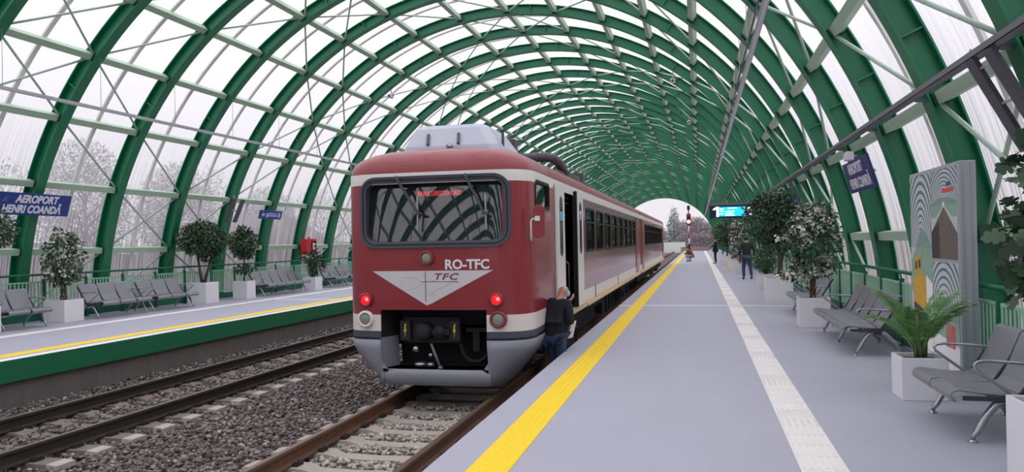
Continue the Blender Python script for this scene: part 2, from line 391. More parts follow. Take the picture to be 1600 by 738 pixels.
stones('gravel', lambda u: -10.43 + u * 1.05, 5500, 6, 26, .055, m_stoned, 'gravel piled along the left platform wall', zlo=-.80, zhi=-.72, avoid=offL)
stones('gravel', lambda u: -9.0 + u * 1.3, 2200, 5.6, 24, .045, m_stoned, 'loose gravel scattered over the sleepers of the empty track', zlo=-.77, zhi=-.745)

# ------------------------------------------------------------------ tracks
def sleeper_mesh(m):
    b = MB(); prof = [(-1.25, -.80), (-1.25, -.745), (-1.10, -.735), (-.55, -.735), (-.42, -.775), (0, -.785), (.42, -.775), (.55, -.735), (1.10, -.735), (1.25, -.745), (1.25, -.80)]
    v = []; f = []; n = len(prof)
    for i, (x, z) in enumerate(prof):
        w = .11 if abs(x) < .45 else .135
        v += [(x, -w - .03, -.95), (x, -w, z), (x, w, z), (x, w + .03, -.95)]
    for i in range(n - 1):
        for j in range(3): f.append((i * 4 + j, i * 4 + j + 1, i * 4 + j + 5, i * 4 + j + 4))
    f.append((0, 1, 2, 3)); f.append(tuple(4 * (n - 1) + j for j in (3, 2, 1, 0)))
    b.add(v, f); b.m = [1 if abs(sum(b.v[i][0] for i in q) / len(q)) > 1.0 else 0 for q in b.f]; return b.mesh('sleeper', m, bevel=.012)
def clip_mesh():
    b = MB()
    b.box(.065, .135, -.07, .07, -.735, -.70); b.tube([(.07, -.05, -.70), (.12, -.05, -.69), (.14, 0, -.685), (.12, .05, -.69), (.07, .05, -.70)], .009, 6)
    return b.mesh('rail_clip', [m_raild])
cm = clip_mesh()
def track(ax, y00, n, m, near, group, lab):
    me = sleeper_mesh(m)
    for k in range(n):
        o = link('sleeper', me, None, (ax, y00 + k * SL, 0)); tag(o, lab, 'railway sleeper', group)
        if k < near:
            for s in (-1, 1):
                for r_ in (0, PI): link('rail_clip', cm, o, (s * .7525, 0, 0), r_)
    for s in (-1, 1):
        b = MB(); x = ax + s * .7525
        prof = [(-.075, -.722), (.075, -.722), (.075, -.712), (.012, -.695), (.010, -.60), (.036, -.588), (.036, -.558), (.028, -.55), (-.028, -.55), (-.036, -.558), (-.036, -.588), (-.010, -.60), (-.012, -.695), (-.075, -.712)]
        yb = 150 if ax > -5 else 150
        b.prism(prof, lambda u, v, t: (x + u, -8 + t * (yb + 8), v))
        b.m = [1 if i == 9 else 0 for i in range(len(b.f))]
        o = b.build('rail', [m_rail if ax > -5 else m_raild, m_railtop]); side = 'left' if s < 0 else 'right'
        tag(o, f'rusty brown steel rail, {side} one of the pair {"under the train" if ax > -5 else "beside the left platform"}', 'rail')
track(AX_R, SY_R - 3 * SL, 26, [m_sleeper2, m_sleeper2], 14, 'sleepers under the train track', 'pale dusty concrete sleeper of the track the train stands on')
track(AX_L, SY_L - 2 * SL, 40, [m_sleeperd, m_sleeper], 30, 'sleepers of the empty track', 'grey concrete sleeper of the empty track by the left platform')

# ------------------------------------------------------------------ the vault
RI0, RI1 = -24, 51
YB, YE = ribY(RI0) - .6, ribY(RI1) + .2
sk = MB(); n = 72; rs = RV + .20
v = []; f = []
for i in range(n + 1):
    p = vault(180 * i / n, rs); v += [(p.x, YB, p.z), (p.x, YE, p.z)]
for i in range(n): f.append((2 * i, 2 * i + 1, 2 * i + 3, 2 * i + 2))
sk.add(v, f, 0, True)
structure('ceiling', sk, m_skinroof, 'clear sheet skin of the arched station roof')
def rib_mesh():
    b = MB(); w = .14; d = .16; tf = .024; tw = .012; n = 90
    sec = [(-d, -w), (-d, w), (-d + tf, w), (-d + tf, tw), (d - tf, tw), (d - tf, w), (d, w), (d, -w), (d - tf, -w), (d - tf, -tw), (-d + tf, -tw), (-d + tf, -w)]
    m = len(sec); v = []; f = []
    for i in range(n + 1):
        for (dr, dy) in sec:
            p = vault(180 * i / n, RV + dr); v.append((p.x - XC, dy, p.z))
    for i in range(n):
        for j in range(m): f.append((i * m + j, i * m + (j + 1) % m, (i + 1) * m + (j + 1) % m, (i + 1) * m + j))
    f.append(tuple(range(m))); f.append(tuple(n * m + j for j in reversed(range(m))))
    b.add(v, f)
    for k in range(1, 18):                  # dark cleats where the purlins meet the rib
        p = vault(10 * k, RV - .02); a = math.radians(180 - 10 * k); rad = Vector((math.cos(a), 0, math.sin(a))); tan = Vector((-math.sin(a), 0, math.cos(a)))
        b.obox((p.x - XC, 0, p.z), rad * .10, tan * .085, Vector((0, .145, 0)), 1)
    for k in range(0, 18):                  # splice plates half-way
        if k % 3: continue
        p = vault(10 * k + 5, RV); a = math.radians(180 - 10 * k - 5); rad = Vector((math.cos(a), 0, math.sin(a))); tan = Vector((-math.sin(a), 0, math.cos(a)))
        b.obox((p.x - XC, 0, p.z), rad * .135, tan * .012, Vector((0, .11, 0)), 0)
    for s in (0, 1):                        # foot plates
        x = -RV if s == 0 else RV
        b.box(x - .26, x + .26, -.2, .2, 0.0, .03)
    return b.mesh('arch_rib', [m_green, m_green2], bevel=0)
rm = rib_mesh()
for i in range(RI0, RI1 + 1):
    o = link('arch_rib', rm, None, (XC, ribY(i), 0))
    if i == 0: lab = 'dark green steel arch rib right behind the left station name board'
    elif 0 < i <= 12: lab = f'dark green steel arch rib, {ordinal(i)} one beyond the rib behind the left name board'
    elif -5 < i < 0: lab = f'dark green steel arch rib, {ordinal(-i)} one nearer than the rib behind the left name board'
    elif i > 12: lab = 'dark green steel arch rib far down the vault'
    else: lab = 'dark green steel arch rib behind the viewer, mirrored in the railcar windscreen'
    tag(o, lab, 'arch rib', 'far arch ribs of the vault' if i > 12 else ('arch ribs near the viewer' if i <= -5 else 'near arch ribs of the vault'))
def mull_mesh():
    b = MB(); n = 72; v = []; f = []; w = .062; 
    for i in range(n + 1):
        for (dr, dy) in ((.195, -w), (.195, w), (.155, w), (.155, -w)):
            p = vault(180 * i / n, RV + dr); v.append((p.x - XC, dy, p.z))
    for i in range(n):
        for j in range(4): f.append((i * 4 + j, i * 4 + (j + 1) % 4, (i + 1) * 4 + (j + 1) % 4, (i + 1) * 4 + j))
    f.append((0, 1, 2, 3)); f.append(tuple(n * 4 + j for j in (3, 2, 1, 0)))
    return b.add(v, f).mesh('glazing_bar', [m_mull])
mm_ = mull_mesh()
for i in range(-6, RI1):
    o = link('glazing_bar', mm_, None, (XC, ribY(i) + DY / 2, 0))
    if 0 <= i <= 8: tag(o, f'thin pale grey glazing bar arch in the {ordinal(i + 1)} bay beyond the left name board', 'glazing bar', 'near glazing bars')
    elif -5 <= i < 0: tag(o, f'thin pale grey glazing bar arch in the {ordinal(-i)} bay nearer than the left name board', 'glazing bar', 'near glazing bars')
    else: tag(o, 'thin pale grey glazing bar arch between two green ribs', 'glazing bar', 'far and overhead glazing bars')
for k in range(1, 18):
    p = vault(10 * k); a = math.radians(180 - 10 * k); rad = Vector((math.cos(a), 0, math.sin(a))); tan = Vector((-math.sin(a), 0, math.cos(a)))
    b = MB(); b.obox((p.x, (YB + YE) / 2, p.z), rad * .085, tan * .075, Vector((0, (YE - YB) / 2, 0)))
    o = b.build('purlin', m_pale)
    if k == 9: lab = 'pale green purlin running along the crown of the vault'
    elif k < 9: lab = f'pale green purlin along the vault, {ordinal(k)} up from the left platform'
    else: lab = f'pale green purlin along the vault, {ordinal(18 - k)} up from the right platform'
    tag(o, lab, 'roof beam', 'purlins')
def brace(s, asc):
    pts = []
    for L in range(0, 19):
        i = (L + s) if asc else (s - L)
        if RI0 <= i <= RI1 and 10 * L >= 0: pts.append(vault(min(max(10 * L, 1), 179), RV - .02 + (.03 if asc else -.03), ribY(i)))
    if len(pts) < 2: return
    b = MB()
    for p, q in zip(pts, pts[1:]): b.tube([p, q], .028, 6)
    o = b.build('diagonal_brace', m_brace)
    tag(o, 'pale diagonal brace rods climbing from left to right away from the viewer' if asc else 'pale diagonal brace rods climbing from left to right towards the viewer', 'brace',
        'braces rising away' if asc else 'braces rising towards the viewer')
for s in range(RI0, RI1 + 19):
    if s % 5 in (3, 4): brace(s, False)
for s in range(RI0 - 18, RI1 + 1):
    if s % 5 in (0, 1): brace(s, True)

# ------------------------------------------------------------------ light rails, cable tray
def lamp_rail(x, z, y0, y1, label):
    t = thing('light_rail', label, 'lamp', (x, 0, z)); 
    b = MB(); b.box(-.045, .045, y0, y1, -.03, .03); b.build('lamp_body', m_alu, t)
    b = MB(); b.tube([(-.09, y0, .05), (-.09, y1, .05)], .016, 6); b.build('conduit', m_tray, t)
    b = MB(); b.box(-.03, .03, y0, y1, -.036, -.03); b.build('diffuser', m_white, t)
    side = 0 if x < XC else 1
    for i in range(int((y0 - Y0) / DY) - 1, 24):
        y = ribY(i)
        if y < y0 + .2 or y > y1: continue
        d = abs(x - XC); zt = math.sqrt((RV - .16) ** 2 - d * d)
        b = MB(); b.tube([(0, y, .03), (0, y, zt - z)], .006, 5); b.build('suspension_wire', m_alu, t)
lamp_rail(-13.475, 4.97, -6, 120, 'long slim light rail hung along the left side of the vault')
lamp_rail(.975, 4.95, -6, 120, 'long slim silver light rail hung over the right platform')
t = thing('cable_tray', 'grey steel cable tray running above the right platform benches', 'cable tray', (2.5, 0, 3.31))
b = MB(); b.box(-.055, .055, 1.0, 36.2, -.03, -.024); b.box(-.055, -.049, 1.0, 36.2, -.03, .035); b.box(.049, .055, 1.0, 36.2, -.03, .035); b.build('tray', m_tray, t)
for i in range(-4, 8):
    b = MB(); b.bar((.055, ribY(i), -.02), (.26, ribY(i), -.02), .05, .05); b.build('bracket', m_tray, t)

# ------------------------------------------------------------------ platform fences
def fence(name, x, y0, n, s, label):
    """s: +1 when the platform lies on the +X side"""
    t = thing(name, label, 'fence', (x, 0, 0)); P = 1.33
    b = MB(); b.tube([(s * .02, y0, 1.12), (s * .02, y0 + n * P, 1.12)], .028, 10); b.build('handrail', m_fpost, t)
    pb = MB(); pb.box(-.03, .03, -.03, .03, 0, 1.02); pb.bar((0, 0, 1.0), (s * .02, 0, 1.10), .02); pb.box(-.06, .06, -.06, .06, 0, .012)
    pm = pb.mesh('post', [m_fpost])
    qb = MB(); qb.box(-.016, .016, .06, P - .06, .93, .965); qb.box(-.016, .016, .06, P - .06, .24, .275)
    nb = 12
    for k in range(nb):
        yy = .06 + (P - .12) * k / (nb - 1); qb.box(-.007, .007, yy - .021, yy + .021, .275, .93)
    qm = qb.mesh('railing_panel', [m_fbar])
    kb = MB(); kb.box(-.012, .012, .03, P - .03, .02, .2); km = kb.mesh('kick_plate', [m_fpost])
    for k in range(n + 1):
        link('post', pm, t, (0, y0 + k * P, 0))
        if k < n: link('railing_panel', qm, t, (0, y0 + k * P, 0)); link('kick_plate', km, t, (0, y0 + k * P, 0))
fence('railing', -15.38, 7.81, 34, 1, 'green railing with pale upright bars behind the left platform benches')
fence('railing', 3.0, 3.68, 44, -1, 'green railing with pale upright bars behind the right platform benches')
# ------------------------------------------------------------------ the diesel railcar (local frame: x from its centre line, y from its nose)
AXT, YN, HW = -3.74, 10.7, 1.42
NOSE = [(0, 0), (.2, .001), (.4, .005), (.6, .011), (.8, .02), (.93, .033), (1.05, .05), (1.13, .075), (1.2, .105), (1.27, .155), (1.33, .22), (1.375, .31), (1.40, .40), (1.415, .50), (1.42, .62)]
def yface(x):
    x = abs(x)
    for (a, ya), (b, yb) in zip(NOSE, NOSE[1:]):
        if x <= b: return ya + (yb - ya) * (x - a) / (b - a)
    return .62
ROOF = [(2.72, 1.42, 0), (2.80, 1.405, .02), (2.88, 1.36, .05), (2.95, 1.28, .10), (3.02, 1.12, .19), (3.07, .94, .32), (3.11, .70, .52), (3.135, .40, .85), (3.145, .12, 1.2)]
WIN0, WPITCH, WLEN, NW = 5.9, 1.7, 1.35, 8
def shell(root, nose, y_end, doors, wins, cab):
    ys = sorted({2.05, 5.15, y_end, *[v for d in doors for v in d], *[v for w in wins for v in w], *([.62, 1.64] if cab else [.0])})
    zs = [.30, .42, .66, .73, 1.46, 1.70, 2.08, 2.22, 2.38, 2.56] + [r[0] for r in ROOF]
    half = [(x, y) for x, y in NOSE[:-1]] + [(HW, y) for y in ys] if nose else [(0, 0), (.8, 0), (1.39, 0), (HW, .04)] + [(HW, y) for y in ys if y > .05]
    st = [(-x, y) for x, y in reversed(half[1:])] + half
    def P(x, y, z):
        w, dy = HW, 0
        for (rz, rw, rd) in ROOF:
            if abs(rz - z) < 1e-6: w, dy = rw, rd
        if not nose: dy = 0
        return (x * w / HW, y + dy * max(0, 1 - y / 2.6), z)
    v = [P(x, y, z) for z in zs for x, y in st]; n = len(st); f = []; mi = []
    for i in range(len(zs) - 1):
        for j in range(n - 1):
            (xa, ya), (xb, yb) = st[j], st[j + 1]; x = (xa + xb) / 2; y = (ya + yb) / 2; z = (zs[i] + zs[i + 1]) / 2
            front = y < .62 and nose
            if front and abs(x) < 1.05 and 1.70 < z < 2.56: continue
            if front and abs(x) < .8 and z < .73: continue
            if not front and abs(x) > 1.3:
                if cab and .62 < y < 1.64 and 2.22 < z < 2.56: continue
                if x > 0 and any(a < y < b for a, b in doors) and .42 < z < 2.56: continue
                if any(a < y < b for a, b in wins) and 1.46 < z < 2.38: continue
            if z > 2.72: m = 5 if y > 1.2 else 0
            elif z > 2.56: m = 1
            elif z < .42: m = 2 if y < 2.05 and nose else 3
            elif z < .66: m = 1
            elif y < 2.05 and nose: m = 0
            elif y < 5.15 and nose: m = 1
            elif y > y_end - .5: m = 1
            else: m = 4
            f.append((i * n + j, i * n + j + 1, (i + 1) * n + j + 1, (i + 1) * n + j)); mi.append(m)
    k = len(zs) - 1
    for j in range(n // 2): 
        if n - 2 - j > j + 1: f.append((k * n + j, k * n + j + 1, k * n + n - 2 - j, k * n + n - 1 - j)); mi.append(5)
    f.append(tuple([i * n + n - 1 for i in range(len(zs))] + [i * n for i in reversed(range(len(zs)))])); mi.append(0)
    b = MB(); b.add(v, f, 0, True); b.m = mi
    me = b.mesh('car_body', [m_red, m_cream, m_slate, m_sill, m_red2, m_roofm])
    o = link('car_body', me, root)
    me.set_sharp_from_angle(angle=math.radians(32))
    return o
def rrect(hx, hz, r, n=6, dense=0):
    if dense:                               # extra points along the straight sides, so that the outline can follow a curved face
        q = rrect(hx, hz, r, n); out = []
        for a, b_ in zip(q, q[1:] + q[:1]):
            k = max(1, int(math.hypot(b_[0] - a[0], b_[1] - a[1]) / dense)); out += [(a[0] + (b_[0] - a[0]) * i / k, a[1] + (b_[1] - a[1]) * i / k) for i in range(k)]
        return out
    p = []
    for (sx, sz, a0) in ((1, 1, 0), (-1, 1, 90), (-1, -1, 180), (1, -1, 270)):
        for k in range(n + 1):
            a = math.radians(a0 + 90 * k / n); p.append((sx * (hx - r) + r * math.cos(a), sz * (hz - r) + r * math.sin(a)))
    return p
def side_window(root, y0, y1, z0, z1, s, bar=True):
    cy, cz = (y0 + y1) / 2, (z0 + z1) / 2; hy, hz = (y1 - y0) / 2, (z1 - z0) / 2
    b = MB(); o_ = rrect(hy + .015, hz + .015, .10); i_ = rrect(hy - .03, hz - .03, .08); n = len(o_); v = []; f = []
    for (P, dx) in ((o_, .012), (i_, .012), (i_, -.04), (o_, -.04)): v += [(s * (HW + dx), cy + p[0], cz + p[1]) for p in P]
    for a in range(4):
        for j in range(n): f.append((a * n + j, a * n + (j + 1) % n, ((a + 1) % 4) * n + (j + 1) % n, ((a + 1) % 4) * n + j))
    b.add(v, f)
    if bar: b.box(s * HW - .02, s * HW + .012, y0 + .03, y1 - .03, z1 - .31, z1 - .275)
    w = b.build('window', m_black, root)
    g = MB(); g.box(s * (HW - .03) - .004, s * (HW - .03) + .004, y0 + .02, y1 - .02, z0 + .02, z1 - .02); g.build('pane', m_sideglass, w)
def bogie(root, y):
    b = MB()
    for s in (-1, 1):
        b.box(s * 1.02 - .06, s * 1.02 + .06, y - 1.5, y + 1.5, -.18, .02); b.box(s * 1.02 - .09, s * 1.02 + .09, y - .35, y + .35, -.32, -.1)
        for d in (-1.1, 1.1):
            b.box(s * 1.02 - .1, s * 1.02 + .1, y + d - .14, y + d + .14, -.26, .0)
            b.lathe((s * 1.08, y + d, .02), [(.09, 0), (.09, .2)], n=12)
    o = b.build('bogie', m_black, root)
    for d in (-1.1, 1.1):
        w = MB()
        for s in (-1, 1): w.lathe((s * .76, y + d, -.12), [(.43, -.06), (.45, -.045), (.43, -.03), (.40, .045), (.12, .06)], 'x', 28)
        w.tube([(-.76, y + d, -.12), (.76, y + d, -.12)], .07, 10); w.build('wheelset', m_rail, o)
car = thing('railcar', 'dark red diesel railcar with white triangle on its nose, nearest of the two coupled cars', 'train', (AXT, YN, 0))
wins = [(WIN0 + WPITCH * k, WIN0 + WPITCH * k + WLEN) for k in range(NW)]
LEN = 21.7
shell(car, True, LEN, [(2.85, 4.25)], wins, True)
for a, b_ in wins:
    for s in (-1, 1): side_window(car, a, b_, 1.46, 2.38, s)
for s in (-1, 1): side_window(car, .59, 1.67, 2.19, 2.59, s, False)
# floor, ceiling and partitions inside
b = MB(); b.box(-1.36, 1.36, .75, LEN - .1, .30, .44); b.build('floor_plate', m_black, car)
b = MB(); b.box(-1.3, 1.3, 1.9, 1.96, .44, 2.7); b.box(-1.36, 1.0, 4.9, 4.96, .44, 2.7); b.build('partition', m_inside, car)
b = MB(); b.box(-1.25, 1.25, .62, 1.2, .46, 1.62); b.box(-.5, .5, .75, 1.15, 1.62, 1.72); b.build('driver_desk', m_inside, car)
b = MB(); b.box(-1.0, 1.0, .3, 1.9, 2.62, 2.68); b.build('cab_ceiling', m_inside, car)
b = MB(); b.box(-.25, -.2, 2.3, 4.85, .44, 2.6); b.box(.2, .8, 4.86, 4.9, .44, 2.6); b.build('vestibule_wall', mat('brown grey vestibule panel', '#8a7f80', .6), car)
for k in range(7):
    for s in (-1, 1):
        b = MB(); y = 6.3 + k * 1.9; x = s * .85
        b.box(x - .42, x + .42, y - .05, y + .5, .75, .88); b.box(x - .42, x + .42, y - .05, y + .08, .88, 1.45); b.box(x - .3, x + .3, y + .05, y + .3, .44, .75); b.build('seat', m_darkgrey, car, .02)
# windscreen: rubber ring following the curved nose, glass, lettering board
cz = 2.15
i_ = rrect(1.045, .425, .15, 8, .06); cx = .035
def grow_ring(k_):                          # the ring's outlines share their number of points
    q = []
    for (u, w) in i_:
        sx, sz = max(abs(u) - .895, 0), max(abs(w) - .275, 0); q.append((math.copysign(min(abs(u), .895) + (sx * k_ if sx else 0), u), math.copysign(min(abs(w), .275) + (sz * k_ if sz else 0), w)))
    return q
o_ = grow_ring(1.62); n = len(o_)
b = MB(); v = []; f = []
for (P, dy) in ((o_, .0), (o_, -.035), (i_, -.02), (i_, .20)): v += [(cx + p[0], yface(cx + p[0]) + dy, cz + p[1]) for p in P]
for a in range(3):
    for j in range(n): f.append((a * n + j, a * n + (j + 1) % n, (a + 1) * n + (j + 1) % n, (a + 1) * n + j))
b.add(v, f); ring = b.build('windscreen_frame', m_rubber, car)
b = MB()
o2, i2 = grow_ring(1.34), grow_ring(1.27); v = []; f = []
for (P, dy) in ((o2, -.034), (o2, -.042), (i2, -.042), (i2, -.034)): v += [(cx + p[0], yface(cx + p[0]) + dy, cz + p[1]) for p in P]
for a in range(4):
    for j in range(n): f.append((a * n + j, a * n + (j + 1) % n, ((a + 1) % 4) * n + (j + 1) % n, ((a + 1) % 4) * n + j))
b.add(v, f); b.build('locking_strip', m_black, ring)
b = MB(); xs = [-1.10, -1.0, -.8, -.5, -.2, .1, .4, .7, .9, 1.07, 1.12]; v = []; f = []
for x in xs: v += [(x, yface(x) + .04, cz - .44), (x, yface(x) + .15, cz + .44)]     # the pane leans back
for j in range(len(xs) - 1): f.append((2 * j, 2 * j + 2, 2 * j + 3, 2 * j + 1))
b.add(v, f, 0, True); b.build('windscreen', m_windscreen, car)
b = MB(); b.box(-.27, .43, .165, .20, 2.355, 2.475); led = b.build('destination_board', m_ledbg, car)
put_text('lettering', 'RRBUCURESTI NORD', .10, (.08, .161, 2.413), (1, 0, 0), (0, 0, 1), m_led, led, width=.66, bold=.0015)
b = MB(); b.lathe((-.06, .075, 1.80), [(.045, 0), (.045, .006)], 'y', 16); b.lathe((-.07, .07, 1.81), [(.018, 0), (.018, .006)], 'y', 12); tag(b.build('round_sticker', m_gold, car), 'yellow round sticker behind the windscreen')
for (x0, z0, x1, z1, xb, zb0, zb1) in ((-.49, 2.64, -.17, 2.12, -.185, 2.37, 1.88), (.55, 2.64, .81, 2.10, .825, 2.37, 1.88)):
    b = MB(); b.bar((x0, yface(x0) - .07, z0), (x1, yface(x1) - .06, z1), .05, .03); b.bar((x1 - .03, yface(x1) - .06, z1), (x1 + .06, yface(x1) - .06, z1), .025, .03)
    b.lathe((x0, yface(x0) - .08, z0), [(.035, 0), (.035, .09)], 'y', 12); wp = b.build('wiper_arm', m_rubber, car)
    b = MB(); b.bar((xb, yface(xb) - .03, zb0), (xb, yface(xb) - .03, zb1), .018, .03); tag(b.build('wiper_blade', m_alu, wp), 'silver wiper blade')
# lamps on the nose
def nose_lamp(name, x, z, r_out, ring_m, lens_m, lens_r, label):
    y = yface(x); b = MB(); b.lathe((x, y, z), [(r_out, .02), (r_out, -.05), (r_out - .015, -.065), (lens_r, -.065), (lens_r, -.03)], 'y', 28)
    o = b.build(name, ring_m, car); tag(o, label)
    b = MB(); b.lathe((x, y, z), [(lens_r, -.02), (lens_r, -.045), (lens_r * .7, -.058), (lens_r * .3, -.062)], 'y', 24); l_ = b.build('lens', lens_m, o)
    if lens_m == m_redlens:
        b = MB(); b.lathe((x + .025, y - .056, z + .005), [(.026, 0), (.026, -.006), (.015, -.010)], 'y', 14); b.build('bulb_glow', m_redcore, o)
    return o
nose_lamp('tail_lamp', -1.03, .88, .105, m_red, m_redlens, .075, 'lit red tail lamp, left')
nose_lamp('tail_lamp', .955, .88, .105, m_red, m_redlens, .075, 'lit red tail lamp, right')
nose_lamp('headlamp', -1.04, .595, .125, m_cream, m_lens, .085, 'white rimmed headlamp')
nose_lamp('headlamp', .975, .595, .125, m_red, m_lens, .095, 'red rimmed headlamp')
nose_lamp('marker_lamp', -.06, 1.48, .105, m_red, m_lens, .08, 'clear round lamp over the triangle')
# white triangle with its map lines and letters
TX0, TX1, TXM, ZT, ZB = -.92, .91, -.07, 1.295, .79
b = MB(); v = []; f = []; N_ = 24
for k in range(N_ + 1):
    x = TX0 + (TX1 - TX0) * k / N_; zb = ZT - (ZT - ZB) * ((x - TX0) / (TXM - TX0) if x < TXM else (TX1 - x) / (TX1 - TXM)); v += [(x, yface(x) - .006, ZT), (x, yface(x) - .006, zb)]
for k in range(N_): f.append((2 * k, 2 * k + 2, 2 * k + 3, 2 * k + 1))
b.add(v, f); tri = b.build('nose_triangle', mat('white triangle enamel', '#d3d0d4', .4), car); tag(tri, 'white triangle with brown lettering')
m_brown = mat('brown lettering', '#7d4347', .5); m_mapline = mat('faint map lines', '#a9a3a6', .6)
b = MB()
def fine(pts, w):
    for (a, c_), (d, e) in zip(pts, pts[1:]): b.bar((a, yface(a) - .008, c_), (d, yface(d) - .008, e), .004, w, up=(0, 1, 0) if abs(d - a) > abs(e - c_) else (1, 0, 0))
b.box(-.098, -.088, yface(.09) - .010, yface(.09) - .005, .85, 1.28); b.box(-.16, .40, yface(.3) - .010, yface(.3) - .004, 1.132, 1.140); b.build('cross_lines', m_brown, tri)
b = MB()
for pts in ([(-.45, 1.19), (-.35, 1.2), (-.25, 1.185), (-.12, 1.12)], [(-.5, 1.08), (-.44, 1.12)], [(-.38, 1.02), (-.3, 1.03), (-.2, 1.07), (-.13, 1.10)], [(-.06, .96), (.05, 1.0), (.15, 1.05), (.28, 1.11)], [(-.04, .93), (.03, .96), (.1, .94)], [(-.05, 1.18), (.02, 1.15), (.1, 1.14)]):
    for (a, c_), (d, e) in zip(pts, pts[1:]):
        dx, dz = d - a, e - c_; l_ = math.hypot(dx, dz); nx, nz = -dz / l_ * .003, dx / l_ * .003
        b.add([(a + nx, yface(a) - .0075, c_ + nz), (d + nx, yface(d) - .0075, e + nz), (d - nx, yface(d) - .0075, e - nz), (a - nx, yface(a) - .0075, c_ - nz)], [(0, 1, 2, 3)])
b.build('map_lines', m_mapline, tri)
put_text('lettering', 'TFC', .13, (.205, yface(.2) - .009, 1.205), (1, 0, 0), (0, 0, 1), m_brown, tri, width=.36, shear=.25, bold=.002, extrude=.001, spacing=1.15)
put_text('lettering', 'RO-TFC', .19, (.53, yface(.65) - .012, 1.375), (1, .02, 0), (0, 0, 1), m_signw, car, width=.65, bold=.006, extrude=.002)
# recess with the coupler
b = MB(); x0, x1, z0, z1, yb = -.81, .78, -.13, .73, .75
b.add([(x0, .02, z1), (x1, .02, z1), (x1, yb, z1), (x0, yb, z1), (x0 + .05, yb, z0), (x1, yb, z0), (x1, .06, z0), (x0, .06, z0), (x0 + .06, .4, .3), (x0, .02, .3)],
      [(0, 1, 2, 3), (3, 2, 5, 4), (1, 6, 5, 2), (7, 6, 5, 4)]); b.build('coupler_recess', m_black, car)
b = MB(); b.add([(x0, .02, .32), (x0 + .12, .42, .32), (x0 + .14, .42, z0), (x0, .06, z0), (x1, .06, z0), (x1, .42, z0)], [(0, 1, 2, 3), (3, 2, 5, 4)]); b.build('recess_lining', m_skirt, car)
b = MB(); b.add([(x0, .02, .72), (x0 + .12, .44, .72), (x0 + .12, .44, .32), (x0, .02, .32)], [(0, 1, 2, 3)]); b.build('recess_cheek', m_black, car)
m_blk2 = mat('dark oily metal', '#2a2a2f', .7, .2)
b = MB(); b.box(-.56, .33, .28, .40, .22, .60); cp = b.build('coupler_plate', m_blk2, car, .015)
for x in (-.50, .26):
    b = MB(); b.box(x - .085, x + .085, .2, .34, .26, .56); bx_ = b.build('jumper_box', m_blk2, car, .015)
    b = MB(); p = [(0, .10), (.022, .10), (.008, .02), (.026, .025), (-.006, -.10), (.003, -.015), (-.018, -.02)]
    b.prism([(q[0] * 1.0, q[1]) for q in p], lambda u, w, t: (x + u, .198 - t * .004, .41 + w)); b.build('lightning_mark', m_gold, bx_)
b = MB(); b.lathe((-.21, .28, .40), [(.14, 0), (.14, -.10), (.11, -.16), (.05, -.18)], 'y', 24); b.box(-.06, .2, .14, .3, .36, .44); b.lathe((.05, .2, .40), [(.09, 0), (.09, -.08)], 'y', 20); b.build('coupler_head', m_blk2, car)
b = MB(); b.tube([(-.09, .18, .22), (.06, .12, -.10)], .02, 10); b.lathe((.07, .12, -.12), [(.03, -.03), (.03, .03)], 'x', 12); tag(b.build('uncoupling_bar', m_tray, car), 'grey metal bar')
b = MB(); b.lathe((-.33, .2, .14), [(.04, -.05), (.05, 0), (.03, .05)], 'y', 14); b.lathe((-.10, .2, .05), [(.03, -.04), (.035, 0)], 'y', 12); b.lathe((-.28, .25, -.12), [(.09, 0), (.10, .05), (.03, .07)], 'z', 16); b.lathe((-.12, .25, -.12), [(.07, 0), (.05, .06)], 'z', 14); b.build('air_valve', m_chrome, car)
b = MB(); b.tube([(.33 + .22 * (1 - math.cos(a)), .3, .22 - .27 * math.sin(a)) for a in np.linspace(0, PI, 14)], .028, 8); b.build('brake_hose', m_black, car)
b = MB(); b.box(.40, .70, .32, .42, .38, .44); b.box(.50, .6, .34, .42, .10, .40); b.build('hose_bracket', m_black, car)
# grey skirt below the nose
b = MB(); lv = [(.295, 1.405, 0), (.16, 1.36, .01), (.05, 1.29, .02), (-.05, 1.20, .03), (-.13, 1.12, .04), (-.22, 1.03, .05), (-.36, .93, .06)]
half = [q for q in NOSE if q[0] not in (0,)] + [(HW, .9), (HW, 1.3)]
st = [(-x, y) for x, y in reversed(half)] + [(0, 0)] + half; n = len(st); v = []; f = []
for (z, w, dy) in lv: v += [(x * w / HW if abs(x) > .8 else x, y + dy, z) for x, y in st]
for i in range(len(lv) - 1):
    for j in range(n - 1):
        x = (st[j][0] + st[j + 1][0]) / 2
        if abs(x) < .8 and lv[i][0] > -.12: continue
        f.append((i * n + j, i * n + j + 1, (i + 1) * n + j + 1, (i + 1) * n + j))
b.add(v, f, 0, True); me = b.mesh('front_skirt', [m_skirt]); me.set_sharp_from_angle(angle=math.radians(35)); sko = link('front_skirt', me, car)
mod = sko.modifiers.new('thickness', 'SOLIDIFY'); mod.thickness = .03; mod.offset = 1
for x in (-.78, .62):
    b = MB(); b.box(x - .004, x + .004, .06, .085, -.34, -.2); b.build('skirt_seam', m_rubber, sko)
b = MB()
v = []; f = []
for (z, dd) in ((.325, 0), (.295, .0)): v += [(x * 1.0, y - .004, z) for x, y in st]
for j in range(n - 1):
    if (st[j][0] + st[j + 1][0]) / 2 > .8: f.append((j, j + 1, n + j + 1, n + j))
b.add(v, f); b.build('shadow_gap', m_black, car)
b = MB(); b.add(v, [(j, j + 1, n + j + 1, n + j) for j in range(n - 1) if (st[j][0] + st[j + 1][0]) / 2 < -.8]); b.build('shadow_gap', m_black, car)
